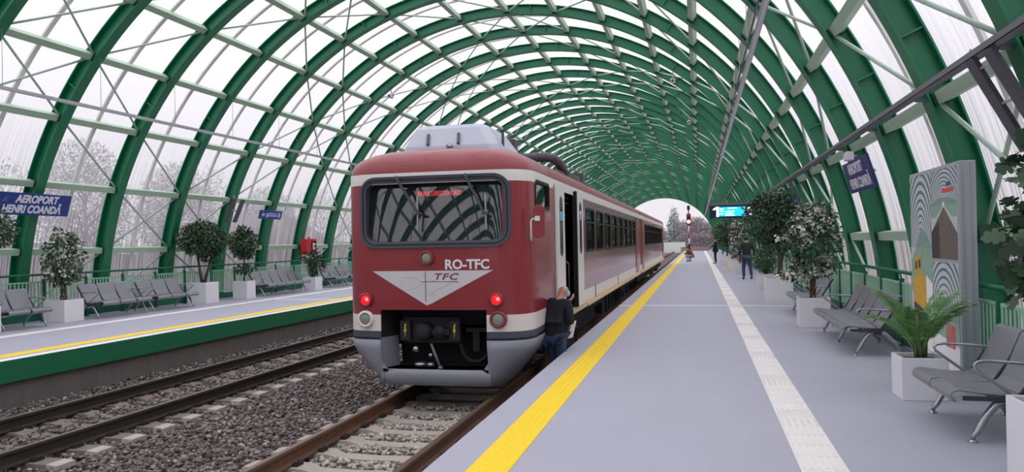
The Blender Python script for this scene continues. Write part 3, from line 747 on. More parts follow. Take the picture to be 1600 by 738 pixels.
# rear-view mirror on the platform side
b = MB(); P = rrect(.085, .235, .07, 5); b.prism(P, lambda u, w, t: (1.54 + u * .95, .22 + u * .3 + t * .035, 1.97 + w)); mr = b.build('side_mirror', m_red, car, .008); tag(mr, 'dark red mirror housing')
b = MB(); b.tube([(1.42, .26, 1.70), (1.43, .20, 1.72), (1.43, .2, 1.98), (1.455, .2, 2.01), (1.53, .21, 2.01)], .013, 8); b.box(1.49, 1.56, .19, .21, 1.98, 2.05); tag(b.build('mirror_bracket', m_cream, mr), 'white mirror bracket')
# open double door: two leaves slid aside, handrails, step
def leaf(y0, y1, name='door'):
    b = MB(); b.box(HW + .015, HW + .055, y0, y1, .42, 2.66); d = b.build(name, m_cream, car, .008)
    cy = (y0 + y1) / 2; P = rrect(.11, .49, .108, 8)
    b = MB(); b.prism(P, lambda u, w, t: (HW + .054 + t * .006, cy + u, 1.94 + w)); b.build('door_glass', mat('dark door glass', '#20232a', .06, spec=.9) if 'dark door glass' not in bpy.data.materials else bpy.data.materials['dark door glass'], d)
    P2 = rrect(.13, .51, .128, 8); b = MB(); n2 = len(P); v = []; f = []
    for (Q, dx) in ((P2, .054), (P2, .064), (P, .064), (P, .054)): v += [(HW + dx, cy + q[0], 1.94 + q[1]) for q in Q]
    for a in range(4):
        for j in range(n2): f.append((a * n2 + j, a * n2 + (j + 1) % n2, ((a + 1) % 4) * n2 + (j + 1) % n2, ((a + 1) % 4) * n2 + j))
    b.add(v, f); b.build('rubber_seal', m_rubber, d); return d
leaf(2.08, 2.86); d2 = leaf(4.30, 5.12)
b = MB(); b.box(HW - .02, HW + .06, 4.20, 4.30, .42, 2.64); b.build('door_edge_seal', m_black, d2)
b = MB(); b.tube([(HW - .1, 2.95, 1.42), (HW - .08, 3.3, 1.38), (HW - .1, 4.1, 1.26), (HW - .1, 4.12, .62)], .016, 8); b.build('door_handrail', m_chrome, car)
for zz in (2.40, 2.50):
    b = MB(); b.tube([(HW - .1, 2.9, zz), (HW - .1, 4.2, zz)], .016, 8); b.build('door_rail', m_chrome, car)
b = MB(); b.box(HW - .35, HW - .02, 2.9, 4.2, .40, .45); b.box(HW - .3, HW + .05, 2.95, 4.15, .05, .08); b.box(HW - .3, HW + .05, 2.95, 4.15, -.28, -.25); b.bar((HW + .02, 3.0, .3), (HW + .02, 3.0, -.25), .03); b.bar((HW + .02, 4.1, .3), (HW + .02, 4.1, -.25), .03); b.build('door_step', m_blk2, car)
b = MB(); b.box(HW - .005, HW + .03, 5.9, LEN - .3, .305, .36); b.build('lower_sill', m_sill, car)
for y in (7.2, 12.4): 
    b = MB(); b.box(HW, HW + .008, y, y + .1, .40, .68); b.build('sill_slot', m_rubber, car)
b = MB(); b.box(HW + .0, HW + .02, LEN - 2.2, LEN - 1.0, .44, 2.54); b.build('rear_door', m_red, car)
# roof gear
b = MB(); Lv = [(2.98, -.80, .80, .95, 2.65), (3.12, -.78, .77, .97, 2.62), (3.22, -.76, .74, 1.0, 2.6), (3.52, -.66, .54, 1.22, 2.45), (3.585, -.60, .45, 1.32, 2.35)]
v = []; f = []
for (z, xa, xb, ya, yb) in Lv: v += [(xa, ya, z), (xb - .12, ya, z), (xb, ya + .14, z), (xb, yb, z), (xa, yb, z)]
for i in range(len(Lv) - 1):
    for j in range(5): f.append((i * 5 + j, i * 5 + (j + 1) % 5, (i + 1) * 5 + (j + 1) % 5, (i + 1) * 5 + j))
k = 5 * (len(Lv) - 1); f.append(tuple(k + j for j in range(5))); b.add(v, f)
pod = b.build('roof_pod', m_acgrey, car, .03); tag(pod, 'light grey air conditioning pod on the roof')
for x in (-.40, .10):
    b = MB(); b.bar((x + .03, .985, 3.24), (x, 1.12, 3.42), .045, .03); b.build('pod_strut', m_rubber, pod)
b = MB(); b.lathe((.0, .95, 3.2), [(.05, -.02), (.05, .03)], 'y', 14); b.build('roof_horn', m_chrome, pod)
b = MB(); b.box(.70, .74, 1.5, 1.52, 3.05, 3.45); b.build('pod_seam', m_rubber, pod)
b = MB(); b.box(.45, .66, 2.66, 2.86, 3.05, 3.50); b.build('roof_vent', m_darkgrey, car, .02)
b = MB(); b.tube([(.05, 5.2, 3.1), (.08, 5.2, 3.34), (.18, 5.2, 3.43), (.70, 5.2, 3.43), (.82, 5.35, 3.42), (.88, 5.7, 3.37), (.90, 6.2, 3.24), (.90, 6.4, 2.95)], .10, 16); b.build('exhaust_pipe', m_darkgrey, car)
b = MB()
for s in (.62, .92): b.bar((s, 5.0, 3.14), (s, 10.5, 3.14), .05, .06)
for k in range(8): b.bar((.55, 5.4 + k * .7, 3.16), (1.0, 5.4 + k * .7, 3.10), .04, .04)
b.box(.45, .95, 6.8, 8.4, 3.12, 3.24); b.box(.5, .9, 9.2, 9.6, 3.1, 3.42); b.build('roof_rack', m_darkgrey, car)
# underneath
b = MB(); b.box(-1.2, 1.2, 1.4, LEN - .3, .05, .30); b.box(-1.15, 1.1, 6.0, 9.5, -.30, .05); b.box(-1.0, 1.2, 10.2, 12.5, -.25, .05); b.box(-1.1, 1.05, 13.2, 14.6, -.2, .05); b.build('underframe', m_black, car)
for k in range(6):
    b = MB(); b.bar((1.22, 11.0 + k * .75, .28), (1.22, 11.0 + k * .75, -.28), .05, .05); b.build('equipment_strut', m_blk2, car)
bogie(car, 3.9); bogie(car, 17.6)
b = MB(); b.box(-1.1, 1.1, LEN - .02, LEN + .52, .45, 2.85); b.build('gangway_bellows', m_rubber, car)
# second car behind
LEN2 = 21.9
car2 = thing('railcar', 'second dark red railcar coupled behind the first, far along the platform', 'train', (AXT, YN + LEN + .5, 0))
w2 = [(2.6 + 1.7 * k, 2.6 + 1.7 * k + WLEN) for k in range(10)]
shell(car2, False, LEN2, [], w2, False)
for a, b_ in w2:
    for s in (-1, 1): side_window(car2, a, b_, 1.46, 2.38, s)
b = MB(); b.box(-1.36, 1.36, .1, LEN2 - .1, .30, .44); b.build('floor_plate', m_black, car2)
b = MB(); b.box(-1.2, 1.2, .3, LEN2 - .3, -.1, .30); b.build('underframe', m_black, car2)
b = MB(); b.box(HW - .005, HW + .03, .3, LEN2 - .3, .305, .36); b.build('lower_sill', m_sill, car2)
b = MB(); b.box(-.6, .6, 3, 6, 3.1, 3.3); b.box(-.4, .4, 10, 14, 3.1, 3.28); b.build('roof_box', m_acgrey, car2, .04)
for y in (.5, 20.2): 
    b = MB(); b.box(HW, HW + .02, y, y + 1.2, .44, 2.54); b.build('door', m_red, car2, .01)
bogie(car2, 3.6); bogie(car2, 18.2)
# ------------------------------------------------------------------ benches
def strip_panel(prof, y0, y1, th):
    b = MB(); n = len(prof); v = []; f = []
    nor = []
    for i in range(n):
        a = Vector(prof[max(i - 1, 0)]); c = Vector(prof[min(i + 1, n - 1)]); d = (c - a).normalized(); nor.append(Vector((-d.y, d.x)))
    up = [(p[0], p[1]) for p in prof]; lo = [(p[0] + q.x * th, p[1] + q.y * th) for p, q in zip(prof, nor)]
    loop = up + lo[::-1]; m = len(loop)
    for y in (y0, y1): v += [(x, y, z) for x, z in loop]
    for j in range(m): f.append((j, (j + 1) % m, m + (j + 1) % m, m + j))
    f += [tuple([i, i + 1, m - 2 - i, m - 1 - i]) for i in range(n - 1)] + [tuple([m + i, m + i + 1, 2 * m - 2 - i, 2 * m - 1 - i]) for i in range(n - 1)]
    return b.add(v, f)
SP = .60
seat_me = strip_panel([(-.03, .385), (.10, .38), (.25, .392), (.40, .412), (.445, .40), (.46, .375), (.445, .345), (.42, .335)], .024, SP - .024, .018).mesh('seat', [m_bench], .006)
back_me = strip_panel([(-.30, .815), (-.285, .83), (-.265, .82), (-.215, .70), (-.155, .56), (-.10, .46), (-.065, .415), (-.02, .395)], .024, SP - .024, .018).mesh('backrest', [m_bench], .006)
def leg_meshes():
    out = []
    for s in (1, -1):
        b = MB(); b.tube([(s * .0 + .03, 0, .33), (s * .10 + .03, 0, .31), (s * .18 + .02, 0, .22), (s * .27, 0, .085), (s * .30, 0, .05), (s * .305, 0, .02)], [.034, .034, .03, .024, .02, .018], 10); out.append(b.mesh('leg', [m_chrome]))
    f = MB(); f.lathe((0, 0, 0), [(.036, 0), (.038, .008), (.02, .018), (.014, .03)], 'z', 16); out.append(f.mesh('foot', [m_chrome])); return out
leg_f, leg_r, foot_me = leg_meshes()
b = MB(); b.tube([(-.23, 0, .60), (-.17, 0, .63), (0, 0, .645), (.20, 0, .655), (.26, 0, .645), (.285, 0, .62), (.27, 0, .585), (.16, 0, .50), (.05, 0, .415), (.02, 0, .39), (.03, 0, .35)], .0135, 8); arm_me = b.mesh('armrest', [m_chrome])
def bench(n, x, y0, front, label, group):
    """n seats from y0 on; front +1 looks to +X, -1 to -X"""
    L = n * SP
    t = thing('bench', label, 'bench', (x, y0 + L / 2, 0), 0 if front > 0 else PI, group)
    for k in range(n):
        link('seat', seat_me, t, (0, -L / 2 + k * SP, 0)); link('backrest', back_me, t, (0, -L / 2 + k * SP, 0))
    b = MB(); b.box(-.03, .07, -L / 2 + .01, L / 2 - .01, .30, .365)
    for k in range(n + 1): 
        yy = -L / 2 + k * SP; yy = min(max(yy, -L / 2 + .016), L / 2 - .016); b.bar((.38, yy, .36), (0, yy, .355), .022, .035); b.bar((-.02, yy, .37), (-.29, yy, .79), .022, .03)
    b.build('beam', m_benchd, t)
    ends = [-L / 2 + .05, L / 2 - .05] + ([0] if n >= 4 else [])
    for yy in ends:
        for me, s in ((leg_f, 1), (leg_r, -1)):
            l_ = link('leg', me, t, (0, yy, 0)); link('foot', foot_me, l_, (s * .305, 0, 0))
    for yy in ends[:2]: link('armrest', arm_me, t, (0, yy, 0))
    return t
BR, BL = 2.42, -14.62
G = 'grey metal benches of the right platform'; G2 = 'grey metal benches of the left platform'
bench(2, BR, 6.95, -1, 'nearest grey two seat metal bench on the right, in front of the tall poster totem', G)
bench(5, BR, 11.75, -1, 'grey five seat metal bench on the right between palm planter and white flowering tree', G)
bench(3, BR, 17.4, -1, 'grey metal bench behind the white flowering tree on the right platform', G)
bench(3, BR, 22.6, -1, 'grey metal bench behind the biggest dark tree planter on the right platform', G)
bench(2, BL, 13.6, 1, 'leftmost grey two seat bench on the left platform under the name board', G2)
bench(3, BL, 16.3, 1, 'grey three seat bench just right of the white leaved tree on the left platform', G2)
bench(3, BL, 18.3, 1, 'grey three seat bench ending at the broad dark tree planter on the left platform', G2)
bench(5, BL, 23.85, 1, 'grey five seat bench right of the small topiary planter on the left platform', G2)
bench(2, BL, 28.9, 1, 'grey two seat bench right of the small dragon plant on the left platform', G2)
bench(2, BL, 30.35, 1, 'grey two seat bench half hidden behind the train nose on the left platform', G2)

# ------------------------------------------------------------------ potted plants
def planter(t, s, h):
    b = MB(); a = s / 2; i = a - .03
    v = [(-a, -a, 0), (a, -a, 0), (a, a, 0), (-a, a, 0), (-a, -a, h), (a, -a, h), (a, a, h), (-a, a, h), (-i, -i, h), (i, -i, h), (i, i, h), (-i, i, h), (-i, -i, h - .06), (i, -i, h - .06), (i, i, h - .06), (-i, i, h - .06)]
    f = [(0, 3, 2, 1)] + [(k, (k + 1) % 4, 4 + (k + 1) % 4, 4 + k) for k in range(4)] + [(4 + k, 4 + (k + 1) % 4, 8 + (k + 1) % 4, 8 + k) for k in range(4)] + [(8 + k, 8 + (k + 1) % 4, 12 + (k + 1) % 4, 12 + k) for k in range(4)]
    b.add(v, f).build('planter', m_white, t, .006)
    b = MB(); N_ = 8
    rg = random.Random(int(s * 1000)); v = []; f = []
    for j in range(N_ + 1):
        for k in range(N_ + 1): v.append((-i + 2 * i * k / N_, -i + 2 * i * j / N_, h - .05 + (rg.uniform(0, .02) if 0 < j < N_ and 0 < k < N_ else 0)))
    for j in range(N_):
        for k in range(N_): f.append((j * (N_ + 1) + k, j * (N_ + 1) + k + 1, (j + 1) * (N_ + 1) + k + 1, (j + 1) * (N_ + 1) + k))
    b.add(v, f, 0, True).build('soil', m_soil, t)
_LH = [(.05, .10), (.20, .08), (.32, .14), (.33, .24), (.20, .31), (.36, .34), (.47, .42), (.46, .54), (.36, .58), (.22, .57), (.32, .66), (.35, .78), (.28, .86), (.16, .85), (.12, .93)]
LOBED = [(0, 0)] + _LH + [(0, 1.0)] + [(-x, y) for x, y in reversed(_LH)]
def leaf_cloud(name, balls, n, ll, lw, m, parent, seed, droop=.5, lobed=False):
    g = np.random.default_rng(seed); wts = np.array([b[1][0] * b[1][1] * b[1][2] for b in balls]) ** .75; wts /= wts.sum()
    ci = g.choice(len(balls), n, p=wts); C = np.array([b[0] for b in balls], float)[ci]; R = np.array([b[1] for b in balls], float)[ci]
    d = g.normal(size=(n, 3)); d /= np.linalg.norm(d, axis=1, keepdims=True); rad = g.uniform(0.12, 1, n) ** .45
    pos = C + d * R * rad[:, None]
    ax = d + g.normal(0, .75, (n, 3)); ax[:, 2] -= droop; ax /= np.linalg.norm(ax, axis=1, keepdims=True)
    up = g.normal(0, .5, (n, 3)); up[:, 2] += .9; side = np.cross(ax, up); side /= np.linalg.norm(side, axis=1, keepdims=True) + 1e-9; nor = np.cross(side, ax)
    L = ll * g.uniform(.65, 1.3, n); Wd = lw * g.uniform(.7, 1.2, n)
    if lobed: tpl = np.array([(u, w, abs(u) * .18 - w * w * .25) for u, w in LOBED])
    else: tpl = np.array([(0, 0, 0), (.42, .3, .10), (.5, .55, .08), (.0, 1, -.16), (-.5, .55, .08), (-.42, .3, .10), (0, .5, -.02)])
    V = pos[:, None] + side[:, None] * (tpl[None, :, 0] * Wd[:, None])[..., None] + ax[:, None] * (tpl[None, :, 1] * L[:, None])[..., None] + nor[:, None] * (tpl[None, :, 2] * L[:, None])[..., None]
    k = len(tpl)
    if lobed: fc = np.arange(k)[None, :]
    else: fc = np.array([(0, 1, 6, 5), (1, 2, 3, 6), (5, 6, 3, 4)])
    Fc = (fc[None] + (np.arange(n) * k)[:, None, None]).reshape(-1, fc.shape[1])
    return link(name, arrmesh(name, V.reshape(-1, 3), Fc, [m]), parent)
def plant(name, label, x, y, s, h, group=None):
    t = thing(name, label, 'potted plant', (x, y, 0), 0, group); planter(t, s, h); return t
def trunk(t, paths, r0_, r1_, m, name='trunk'):
    b = MB()
    for p in paths:
        n = len(p); b.tube(p, [r0_ + (r1_ - r0_) * k / (n - 1) for k in range(n)], 9)
    return b.build(name, m, t)
def braided(t, h0, h1, R, m):
    b = MB()
    for k in range(4):
        b.tube([((R * (1 - .35 * math.sin(PI * q / 12))) * math.cos(k * PI / 2 + q * .42), (R * (1 - .35 * math.sin(PI * q / 12))) * math.sin(k * PI / 2 + q * .42), h0 + (h1 - h0) * q / 12) for q in range(13)], .022, 7)
    return b.build('braided_trunk', m, t)
def palm(t, h0, n, L, seed, m, width=.16, up=1.0, nl=22):
    rg = random.Random(seed); b = MB()
    for k in range(n + 4):
        a = rg.uniform(0, 2 * PI); r = rg.uniform(0, .07); b.tube([(r * math.cos(a), r * math.sin(a), h0 - .03), (r * 1.2 * math.cos(a), r * 1.2 * math.sin(a), h0 + rg.uniform(.12, .28))], [.014, .008], 6)
    b.build('stems', m_stem, t)
    for k in range(n):
        a = 2 * PI * k / n * 2.4 + rg.uniform(-.3, .3); lean = rg.uniform(.25, 1.15); l_ = L * rg.uniform(.75, 1.1); d = Vector((math.cos(a), math.sin(a), 0)); sd = Vector((-math.sin(a), math.cos(a), 0)); P = []; p = Vector((.03 * math.cos(a), .03 * math.sin(a), h0)); el = math.radians(86 - lean * 22) 
        for q in range(13):
            P.append(p.copy()); p = p + (d * math.cos(el) + Vector((0, 0, 1)) * math.sin(el)) * (l_ / 12); el -= math.radians(3.0 + lean * 6.0) * (.4 + q / 9) * up
        b = MB(); b.tube(P, [.009 - .0006 * q for q in range(13)], 5); 
        for q in range(nl):
            u = .28 + .70 * q / (nl - 1); i = min(int(u * 12), 11); fr = u * 12 - i; c = P[i].lerp(P[i + 1], fr); tg = (P[i + 1] - P[i]).normalized()
            wl = width * (1 - abs(u - .55) * 1.1) * rg.uniform(.85, 1.1)
            for s_ in (-1, 1):
                tip = c + (sd * s_ * .85 + tg * .65).normalized() * wl + Vector((0, 0, -wl * .22)); mid = c.lerp(tip, .45) + Vector((0, 0, wl * .06)); o_ = tg * .010
                b.add([c - o_ * .3, mid - o_, tip, mid + o_], [(0, 1, 2, 3)])
        b.build('frond', m, t)
def white_bunches(t, balls, n, r, per, ll, lw, seed):
    g = random.Random(seed); out = []
    for k in range(n):
        c_, R_ = g.choice(balls[:2] + balls); a, z = g.uniform(0, 2 * PI), g.uniform(-.8, .95); q = math.sqrt(1 - z * z); s = g.uniform(.72, 1.05)
        out.append(((c_[0] + R_[0] * q * math.cos(a) * s, c_[1] + R_[1] * q * math.sin(a) * s, c_[2] + R_[2] * z * s), (r, r, r * .7)))
    tag(leaf_cloud('white_leaves', out, n * per, ll, lw, m_leafw, t, seed, .1), 'creamy white leaf bunches')
m_leafw = mat('creamy white leaves', '#dfded4', .5, island=[(0, '#b9bcae'), (.4, '#d5d5c9'), (1, '#e9e7df')])
# right platform, near to far
t = plant('potted_oak', 'lobed leaf tree at the right frame edge in the nearest white planter', 2.34, 5.86, .55, .55)
trunk(t, [[(0, 0, .5), (.03, .02, 1.0), (.0, .05, 1.5), (.05, .05, 2.1)]], .035, .02, m_barkg)
leaf_cloud('foliage', [((.04, .2, 1.62), (.36, .5, .40)), ((.10, .1, 2.14), (.36, .5, .20)), ((0.08, .2, 1.25), (.26, .4, .14))], 420, .13, .15, m_leafd, t, 3, .5, True)
t = plant('potted_palm', 'green feather palm in a small white planter beside the poster totem', 2.2, 8.88, .44, .43)
palm(t, .42, 17, .80, 5, m_palm, .17, .78, 26)
t = plant('potted_white_tree', 'tall tree with creamy white variegated leaves and braided trunk on the right platform', 2.07, 15.62, .54, .55)
braided(t, .5, 1.05, .055, m_bark)
crown = [((-.02, 0, 1.6), (.54, .54, .60)), ((.05, 0, 2.02), (.36, .36, .34)), ((0, 0, 1.12), (.42, .42, .2)), ((-.34, 0, .98), (.20, .28, .12))]
leaf_cloud('foliage', crown, 1350, .11, .055, m_leafd, t, 11)
white_bunches(t, crown, 95, .085, 9, .075, .07, 111)
t = plant('potted_ficus', 'largest dark green tree on the right platform in the biggest white planter', 1.95, 20.95, .65, .66)
trunk(t, [[(.02, 0, .6), (.06, 0, 1.0), (.02, .0, 1.5), (-.1, 0, 2.0)], [(.05, 0, 1.0), (.2, .1, 1.5), (.3, .1, 1.9)]], .06, .03, m_barkg)
leaf_cloud('foliage', [((-.15, 0, 2.15), (.75, .7, .62)), ((.2, 0, 2.2), (.6, .6, .6)), ((0, 0, 1.7), (.5, .5, .35)), ((-.1, 0, 2.5), (.5, .5, .42))], 4200, .10, .05, m_leafd, t, 12)
t = plant('potted_yucca', 'bushy spiky plant in the white planter right behind the largest dark tree', 2.12, 26.8, .52, .5)
palm(t, .48, 22, .95, 8, m_leafm, .11, .55, 12)
leaf_cloud('foliage', [((0, 0, .95), (.38, .38, .38))], 500, .16, .03, m_leafd, t, 14, -.4)
t = plant('potted_white_tree', 'slim variegated white leaved tree beyond the man in jeans on the right platform', 1.9, 38.6, .5, .5)
braided(t, .45, 1.0, .05, m_bark)
leaf_cloud('foliage', [((0, 0, 1.7), (.5, .5, .75)), ((-.1, 0, 2.2), (.4, .4, .35))], 1500, .10, .07, m_leafv, t, 15)
for (yy, x, lab, sd, m_, h_) in ((45.5, 1.85, 'dark green tree under the lit platform display on the right platform', 16, m_leafd, 2.15), (51.5, 1.75, 'dark bushy tree behind the man in navy on the right platform', 17, m_leafd, 2.1), (59, 1.7, 'farthest dark tree in a white planter on the right platform', 18, m_leafm, 2.2)):
    t = plant('potted_ficus', lab, x, yy, .6, .55); trunk(t, [[(0, 0, .5), (.03, 0, 1.1), (0, 0, 1.9)]], .05, .03, m_barkg)
    leaf_cloud('foliage', [((0, 0, h_), (.75, .75, .7)), ((-.1, 0, h_ - .55), (.5, .5, .35))], 1300, .15, .09, m_, t, sd)
t = plant('potted_white_tree', 'pale bush in a white planter standing between the dark trees far right', 1.95, 42.2, .5, .5)
leaf_cloud('foliage', [((0, 0, 1.0), (.4, .4, .45))], 500, .1, .07, m_leafv, t, 19)
# left platform
t = plant('potted_ficus', 'dark green tree cut off by the left frame edge in front of the name board', -14.6, 13.27, .6, .55)
trunk(t, [[(0, 0, .5), (.03, 0, 1.1), (0, 0, 1.9)]], .05, .03, m_barkg)
leaf_cloud('foliage', [((0, .1, 2.15), (.66, .70, .44))], 1500, .10, .055, m_leafd, t, 20)
t = plant('potted_white_tree', 'small tree with pale variegated leaves in a white planter on the left platform', -14.75, 15.72, .60, .53)
braided(t, .48, 1.02, .07, m_bark)
crown = [((0, 0, 1.55), (.48, .48, .56)), ((0, 0, 1.15), (.42, .42, .3)), ((.05, 0, 1.95), (.3, .3, .28))]
leaf_cloud('foliage', crown, 1000, .11, .06, m_leafd, t, 21)
white_bunches(t, crown, 55, .08, 7, .08, .07, 121)
t = plant('potted_ficus', 'broad umbrella shaped dark tree with two trunks on the left platform', -14.86, 21.28, .66, .64)
trunk(t, [[(-.02, 0, .6), (-.06, -.05, 1.0), (-.1, -.1, 1.5)], [(.03, .02, .6), (.1, .12, 1.0), (.16, .2, 1.35)]], .05, .035, m_barkg)
leaf_cloud('foliage', [((0, 0, 2.0), (.78, .82, .45)), ((.1, -.35, 1.85), (.45, .5, .38)), ((0, .4, 1.85), (.45, .5, .38)), ((0.1, .15, 1.5), (.32, .35, .22)), ((0, 0, 2.28), (.5, .5, .25))], 3600, .12, .05, m_leafd, t, 22, .7)
t = plant('potted_topiary', 'small two tier topiary tree in a white planter on the left platform', -14.6, 23.12, .52, .58)
trunk(t, [[(0, 0, .53), (.02, 0, 1.0), (0, 0, 1.6)]], .03, .02, m_barkg)
leaf_cloud('foliage', [((0, 0, 1.85), (.5, .52, .42)), ((0, 0, 2.2), (.25, .25, .2)), ((0, 0, 1.5), (.34, .36, .18)), ((0, 0, .98), (.27, .30, .15))], 1700, .11, .06, m_leafd, t, 23)
t = plant('potted_dragon_plant', 'small spiky dragon plant in a white planter below the red fire box', -14.5, 27.62, .55, .5)
trunk(t, [[(0, 0, .45), (.0, -.02, .8), (-.03, -.1, 1.25)], [(.02, .03, .45), (.05, .1, .8), (.05, .2, 1.1)], [(0, 0, .5), (.1, .0, .9)]], .05, .03, m_barkg)
for k, (px_, py_, pz_) in enumerate(((-.03, -.1, 1.25), (.05, .2, 1.1), (.1, 0, .9))):
    leaf_cloud('leaf_tuft', [((px_, py_, pz_), (.06, .06, .06))], 46, .42, .035, m_leafd, t, 30 + k, .1)

# ------------------------------------------------------------------ signs and platform equipment
def name_board(x, y, z, w, h, s, label, m):
    """s +1: on the left side facing +X"""
    t = thing('name_board', label, 'sign', (x, y, z)); X = Vector((0, s, 0)); U = Vector((s * .27, 0, .963)); N_ = X.cross(U)
    b = MB(); b.obox((0, 0, 0), X * w / 2, U * h / 2, N_ * .02); b.build('board', m, t, .004)
    b = MB()
    for q in (-.12, .12): b.bar(X * q - N_ * .02, X * q - N_ * .24, .04, .05)
    b.build('bracket', m_alu, t); return t, X, U, N_
t, X, U, N_ = name_board(-15.14, 15.32, 2.785, 2.06, .52, 1, 'blue station name board reading Aeroport Henri Coanda on the left', m_sign)
put_text('lettering', 'AEROPORT', .25, X * .03 + U * .115 + N_ * .022, X, U, m_signw, t, width=1.24, shear=.15, bold=.010)
put_text('lettering', 'HENRI COANDĂ', .25, X * -.07 + U * -.125 + N_ * .022, X, U, m_signw, t, width=1.66, shear=.15, bold=.010)
b = MB()
for (a, c_, d, e) in ((-.90, .10, -.80, .14), (-.92, .06, -.84, .06), (-.86, .12, -.80, .05), (-.80, .14, -.78, .17)): b.bar(X * a + U * c_ + N_ * .021, X * d + U * e + N_ * .021, .02, .004, up=tuple(N_))
b.build('plane_symbol', mat('faded blue symbol', '#6f86c4', .5), t)
t, X, U, N_ = name_board(2.64, 14.12, 2.70, 2.05, .54, -1, 'dark blue station name board seen at a slant on the right', m_signd)
put_text('lettering', 'AEROPORT', .25, X * -.05 + U * .125 + N_ * .022, X, U, m_signw, t, width=1.15, bold=.003)
put_text('lettering', 'HENRI COANDĂ', .25, X * .03 + U * -.13 + N_ * .022, X, U, m_signw, t, width=1.62, bold=.003)
t, X, U, N_ = name_board(-15.08, 25.65, 2.85, 1.5, .31, 1, 'small blue direction sign with white symbols on the left platform', m_sign)
b = MB()
b.prism([(-.64, 0), (-.52, .09), (-.52, .035), (-.42, .035), (-.42, -.035), (-.52, -.035), (-.52, -.09)], lambda u, w, k: X * u + U * w + N_ * (.021 + k * .003))
for (u0, w0, du, dw) in ((-.26, -.02, .07, .07), (-.05, .05, .16, .025), (-.05, -.03, .22, .03), (.24, .05, .14, .02), (.24, -.03, .18, .03), (.55, 0, .07, .09)):
    b.prism([(u0 - du, w0 - dw), (u0 + du, w0 - dw), (u0 + du, w0 + dw), (u0 - du, w0 + dw)], lambda u, w, k: X * u + U * w + N_ * (.021 + k * .003))
b.build('symbols', mat('pale sign symbols', '#b9c3e6', .5), t)
# fire cabinet
t = thing('fire_cabinet', 'red fire hose cabinet hung on a green rib above the left railing', 'fire cabinet', (-15.35, 28.98, 1.34))
b = MB(); b.box(-.13, .13, -.43, .43, 0, .64); b.build('cabinet', m_firered, t, .012)
b = MB(); b.box(.13, .142, -.02, .36, .10, .56); b.build('door_glass', mat('dark cabinet glass', '#4a1c22', .2), t)
b = MB(); b.box(.142, .147, .08, .16, .20, .48); b.box(.142, .147, .16, .28, .38, .46); b.box(.142, .147, .2, .26, .2, .3); b.build('white_symbol', m_signw, t)
b = MB(); b.lathe((0, .05, .64), [(.05, 0), (.05, .06), (.02, .09)], 'z', 14); b.build('beacon', mat('red beacon', '#e25a5a', .3), t)
b = MB(); b.bar((-.13, -.13, .3), (-.34, -.13, .3), .05, .05); b.bar((-.13, -.13, .1), (-.34, -.13, .1), .05, .05); b.build('bracket', m_green, t)
# poster totem
t = thing('poster_totem', 'tall silver totem with station photographs behind the palm', 'poster stand', (2.70, 9.2, 0))
b = MB(); b.box(0, .17, 0, 1.96, 0, 2.46); b.build('body', m_panelgrey, t, .006)
b = MB(); b.box(.035, .055, -.004, 0, .03, 2.43); b.box(.115, .135, -.004, 0, .03, 2.43); b.build('edge_profile', m_alu, t)
def poster(y0, y1, z0, z1, base, fn, name='poster'):
    b = MB(); b.box(-.004, 0, y0, y1, z0, z1); P = b.build(name, base, t)
    fn(P, lambda u, w, lay: (-.004 - .0006 * lay, y1 + (y0 - y1) * u, z0 + (z1 - z0) * w)); return P
m_p = {k: mat('print ' + k, c, .45, var={'stone': .5, 'dark': .5, 'yellow': .4, 'green': .35, 'skin': .3}.get(k, .06), vscale={'stone': 34, 'dark': 30}.get(k, 14)) for k, c in dict(sky='#c3cdd2', teal='#5a7478', green='#8fae9d', stone='#6b645f', paler='#c9c8c8', dark='#3c3a3a', yellow='#d3a634', red='#d84a48', white='#f1f1f1', skin='#b5776b', window='#49505a').items()}
def poly(P, mp, pts, key, lay, name):
    b = MB(); b.add([mp(u, w, lay) for u, w in pts], [tuple(range(len(pts)))]); return b.build(name, m_p[key], P)
def arches(P, mp, cu, cw, ru, rw, n, k0=.06):
    b = MB()
    for q in range(n):
        s = k0 + (1.25 - k0) * (q / (n - 1)) ** 1.5; th = .05 * s + .006; m_ = 26; v = []
        for k in range(m_ + 1):
            a = PI * k / m_; 
            for r_ in (s, s - th): v.append((min(max(cu + ru * r_ * math.cos(a), 0), 1), min(max(cw + rw * r_ * math.sin(a), 0), 1)))
        b.add([mp(u, w, 1) for u, w in v], [(2 * k, 2 * k + 1, 2 * k + 3, 2 * k + 2) for k in range(m_)])
    b.build('arch_print', m_p['teal'], P)
def pA(P, mp):
    poly(P, mp, [(.0, .38), (1, .38), (1, .62), (.75, .70), (.5, .72), (.2, .6), (0, .55)], 'green', .5, 'green_print')
    arches(P, mp, .5, .62, .62, .36, 13)
    poly(P, mp, [(.55, .0), (1, 0), (1, .44), (.72, .48)], 'white', 1.5, 'platform_print'); 
    for k in range(5): poly(P, mp, [(.58 + .02 * k, .07 * k + .02), (1, .085 * k), (1, .085 * k + .012), (.58 + .02 * k, .07 * k + .03)], 'paler', 2, 'line_print')
    poly(P, mp, [(.10, .22), (.55, .12), (.72, .30), (.72, .44), (.55, .50), (.10, .46)], 'yellow', 3, 'locomotive_print')
    poly(P, mp, [(.16, .48), (.5, .50), (.5, .58), (.16, .56)], 'yellow', 3, 'cab_print'); poly(P, mp, [(.2, .50), (.3, .505), (.3, .55), (.2, .545)], 'window', 4, 'cab_window_print'); poly(P, mp, [(.36, .51), (.46, .513), (.46, .56), (.36, .555)], 'window', 4, 'cab_window_print')
    poly(P, mp, [(.05, .0), (.5, .0), (.55, .12), (.10, .22)], 'stone', 2.5, 'ballast_print'); poly(P, mp, [(.1, .30), (.7, .27), (.7, .29), (.1, .33)], 'dark', 4, 'stripe_print')
